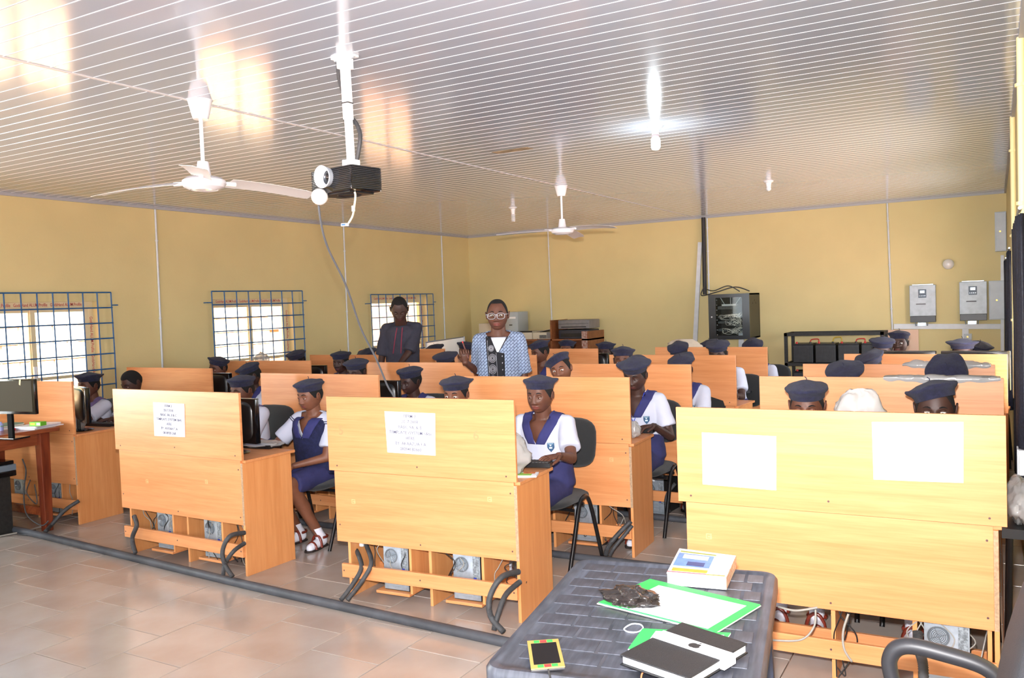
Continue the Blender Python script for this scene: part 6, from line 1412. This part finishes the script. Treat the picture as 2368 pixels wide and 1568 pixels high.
# orange cord by the tablet case
hose([at_z(1540, 1545, TZ+0.012), at_z(1500, 1549, TZ+0.006), at_z(1484, 1560, TZ+0.004), at_z(1482, 1600, TZ+0.004)], 0.0022, 'thin orange cord trailing from the tablet case', mat('orange_cord', (232, 130, 80), 0.5), name='cord')

# ------------------------------------------------------------------ office chair with arm loops at the lower right
OC = mat('charcoal_armrest', (46, 46, 50), 0.45); OF = mat('charcoal_upholstery', (52, 52, 56), 0.7, bump=0.3, bscale=300)
oc = thing('office_chair', 'charcoal office armchair between the plastic table and the front right desk', 'chair', (-0.105, 2.18, 0))
def ol(u, v, Y): q = at_y(u, v, Y); return (q.x+0.03, q.y-2.18, q.z)
for sy in (0.28, -0.28):
    pts = [(x, (0.30 if sy > 0 else -0.30)+dy, z) for x, dy, z in ((-0.06, 0, 0.40), (-0.11, 0, 0.50), (-0.155, 0, 0.63), (-0.155, 0, 0.69), (-0.115, 0, 0.722), (-0.02, 0, 0.715), (0.07, 0, 0.695), (0.11, 0, 0.65), (0.13, 0, 0.57))]
    P = spl(pts, 6); m = MB(); m.tube(P, 0.02, 10, rs=[0.017+0.005*math.sin(PI*i/len(P)) for i in range(len(P))]); m.build('armrest', OC, oc, smooth=60)
m = MB()
rings = []
for k in range(9):
    f = k/8; z = 0.50+0.56*f; xx_ = 0.10+0.10*f*f; hw = 0.22*(1-0.25*max(0, f-.6)/.4); th = 0.05*(1 if f < .9 else .6)
    rings.append([V((xx_+th/2*math.cos(a), hw*math.copysign(abs(math.sin(a))**0.5, math.sin(a)), z)) for a in [2*PI*i/20 for i in range(20)]])
m.loft(rings); m.build('backrest', OF, oc, smooth=60)
m = MB(); m.loft([rr(-0.24, 0.20, -0.23, 0.23, 0.08, z) if True else 0 for z in (0.40, 0.425, 0.47)]+[rr(-0.22, 0.18, -0.21, 0.21, 0.07, 0.485)]); m.build('seat', OF, oc, smooth=50)
MB().cyl((0, 0, 0.12), (0, 0, 0.40), 0.028, n=16).build('gas_column', BLKM, oc, smooth=60)
for k in range(5):
    a = 2*PI*k/5+0.3; lg = MB().tube([(0, 0, 0.13), (0.26*math.cos(a), 0.26*math.sin(a), 0.075)], 0.02, 8, rs=[0.026, 0.016]).build('base_leg', BLK, oc)
    MB().cyl((0.26*math.cos(a)-0.015, 0.26*math.sin(a), 0.028), (0.26*math.cos(a)+0.015, 0.26*math.sin(a), 0.028), 0.028, n=14).build('castor', BLK, lg)

# ------------------------------------------------------------------ dark red wooden table at the left with its load
HTB = 0.835
wt = thing('wooden_table', 'dark red varnished wooden table at the left edge', 'table', (-6.63, 4.04, 0))
tw_, tl_ = 0.70, 1.50
box('table_top', -tw_-0.02, 0.055, -tl_-0.05, 0.045, HTB-0.032, HTB, MAHOGH, wt, 0.006)
for x_, y_ in ((-0.045, -0.045), (-tw_+0.01, -0.045), (-0.045, -tl_), (-tw_+0.01, -tl_)): 
    m = MB(); m.loft([[V((x_+dx*0.040, y_+dy*0.040, HTB-0.033)) for dx, dy in ((-1, -1), (1, -1), (1, 1), (-1, 1))], [V((x_+dx*0.032, y_+dy*0.032, 0)) for dx, dy in ((-1, -1), (1, -1), (1, 1), (-1, 1))]][::-1]); m.build('leg', MAHOG, wt, bevel=0.004)
box('apron', -0.075, -0.05, -tl_, -0.08, HTB-0.135, HTB-0.033, MAHOGH, wt, 0.002); box('apron', -tw_+0.05, -0.085, -0.06, -0.035, HTB-0.135, HTB-0.033, MAHOGH, wt, 0.002)
box('stretcher', -tw_+0.05, -0.085, -0.06, -0.03, 0.12, 0.185, MAHOGH, wt, 0.002)
def wp(u, v): return at_z(u, v, HTB)
# monitor on that table
t = thing('computer_monitor', 'dark monitor with olive screen on the red wooden table', 'monitor', (0, 0, HTB)); pa, pb2 = at_y(-60, 877, 3.45), at_y(77, 877, 3.55); t.location = ((pa.x+pb2.x)/2, 3.5, HTB); W = (pb2-pa).length
t.rotation_euler = (0, 0, math.atan2(pb2.y-pa.y, pb2.x-pa.x))
zt_ = pb2.z-HTB; zb_ = at_y(72, 958, 3.55).z-HTB
m = MB(); m.box(-W/2, W/2, 0, 0.03, zb_, zt_, 0.004); m.build('housing', BLKG, t, smooth=30)
MB().box(-W/2+0.012, W/2-0.022, -0.002, 0.0, zb_+0.02, zt_-0.012).build('screen', mat('dusty_olive_screen', (54, 47, 32), 0.7, spec=0.15), t); MB().box(-0.022, 0.022, 0.03, 0.05, 0.01, zb_+0.08).build('stand', mat('matt_black', (16, 16, 17), 0.8, spec=0.1), t); MB().box(-0.09, 0.09, -0.02, 0.12, 0, 0.012, 0.003).build('base', BLKG, t)
MB().loft([[V((W*0.27, -0.003, zt_-0.002)), V((W*0.30, -0.003, zt_-0.002)), V((W*0.285, -0.003, zt_-0.045)), V((W*0.262, -0.003, zt_-0.038))], [V((W*0.27, -0.002, zt_-0.002)), V((W*0.30, -0.002, zt_-0.002)), V((W*0.285, -0.002, zt_-0.045)), V((W*0.262, -0.002, zt_-0.038))]]).build('tape_strip', mat('beige_tape', (190, 170, 130), 0.6), t)
# paper stacks
def stack(u, v, w_, d_, n_, rz, label, cols, z=HTB, seed=1, nm='exercise_book'):
    p = at_z(u, v, z); rnd = random.Random(seed)
    for i in range(n_):
        o = MB().box(-w_/2, w_/2, -d_/2, d_/2, 0, 0.008, 0.001).build(nm, mat('book_%d%d%d' % cols[i % len(cols)], cols[i % len(cols)], 0.6), None)
        o.location = (p.x+rnd.uniform(-.01, .01), p.y+rnd.uniform(-.012, .012), z+0.0083*i); o.rotation_euler.z = rz+rnd.uniform(-.12, .12)
        tag(o, label if n_ == 1 else label+', '+('bottom', 'second', 'third', 'fourth', 'fifth', 'sixth')[i]+' of its pile', 'book', 'books and papers on the red wooden table')
stack(88, 988, 0.20, 0.28, 3, 0.3, 'white exercise book near the corner of the red table', [(226, 228, 236), (200, 206, 224), (234, 234, 238)], seed=2)
stack(12, 992, 0.16, 0.20, 5, 0.1, 'book left of the monitor stand on the red table', [(206, 196, 180), (222, 224, 226), (196, 190, 170), (222, 220, 210), (120, 150, 130)], seed=3)
p = at_z(88, 984, HTB+0.026); gbx = thing('green_box', 'small green cardboard box on the exercise books', 'box', (p.x, p.y, HTB+0.0255), 0.25)
MB().box(-0.055, 0.055, -0.03, 0.03, 0, 0.032, 0.002).build('carton', mat('lime_green', (110, 190, 50), 0.5), gbx); MB().box(0.015, 0.05, -0.0308, -0.03, 0.006, 0.026).build('printed_panel', mat('pale_print', (220, 230, 200), 0.6), gbx); MB().box(-0.045, -0.0, -0.0308, -0.03, 0.01, 0.024).build('yellow_print', mat('yellow_print', (236, 220, 60), 0.6), gbx)
p = at_z(31, 992, HTB+0.008); o = MB().cap((-0.014, 0, 0), (0.016, 0, 0), 0.008, 0.008).build('red_cap', mat('red_plastic', (220, 40, 50), 0.35), None, smooth=60); o.location = (p.x, p.y, HTB+0.008); tag(o, 'small red plastic cap at the edge of the red table', 'cap')
p = at_z(2, 996, HTB); bo = thing('bottle', 'small blue and white bottle cut by the left picture edge', 'bottle', (p.x, p.y, HTB)); MB().lathe([(0, 0), (0.02, 0), (0.021, 0.05), (0.012, 0.06), (0.010, 0.07), (0, 0.07)], n=18).build('bottle_body', mat('bottle_blue', (150, 160, 210), 0.3), bo, smooth=40)
# black tower and grey-topped unit beneath the table
kt = thing('computer_tower', 'black dusty tower standing under the red wooden table', 'computer', (-6.98, 3.62, 0), 0.0)
box('case', -0.32, 0.10, 0, 0.22, 0, 0.46, DARKB, kt, 0.004); box('front_panel', -0.31, 0.085, -0.006, 0, 0.01, 0.45, mat('front_black', (44, 42, 42), 0.55, var=0.4, scale=60), kt, 0.002); MB().tube([(0.045, -0.008, 0.20), (0.075, -0.008, 0.20), (0.075, -0.008, 0.215), (0.045, -0.008, 0.215), (0.045, -0.008, 0.20)], 0.002, 5).build('green_logo_mark', mat('mint', (80, 220, 180), 0.5, emit=(60, 220, 170), es=0.4), kt)
up_ = thing('printer', 'black printer with grey band on top of the tower under the red table', 'printer', (-6.98, 3.60, 0.462), 0.0)
box('body', -0.36, 0.14, -0.02, 0.27, 0, 0.045, BLKG, up_, 0.006); box('grey_band', -0.36, 0.14, -0.025, 0.27, 0.046, 0.095, mat('blue_grey', (110, 124, 138), 0.4), up_, 0.004); box('lid', -0.35, 0.13, -0.015, 0.26, 0.096, 0.125, BLKG, up_, 0.006)
hose([at_y(52, 1062, 3.7), at_y(60, 1090, 3.75), at_y(55, 1140, 3.8), at_y(62, 1190, 3.85), at_y(95, 1215, 3.9), at_y(112, 1205, 3.95)], 0.005, 'black power cable with a lump hanging beside the red table leg', name='power_cable')
hose([at_y(70, 1110, 3.95), at_y(62, 1140, 3.95), at_y(85, 1165, 3.95), at_y(80, 1120, 3.95)], 0.004, 'thin black cable loop beneath the red table', name='power_cable')
hose([at_z(0, 1240, 0.01), at_z(60, 1228, 0.01), at_z(95, 1218, 0.012), at_z(110, 1222, 0.01)], 0.007, 'pale grey cable lying on the floor by the red table', CABLEG, name='power_cable')
hose([at_z(30, 1222, 0.01), at_z(45, 1235, 0.01), at_z(75, 1236, 0.012), at_z(82, 1226, 0.01)], 0.004, 'thin black cable curled on the floor by the tower', name='power_cable')

bpy.data.scenes.remove(TS)
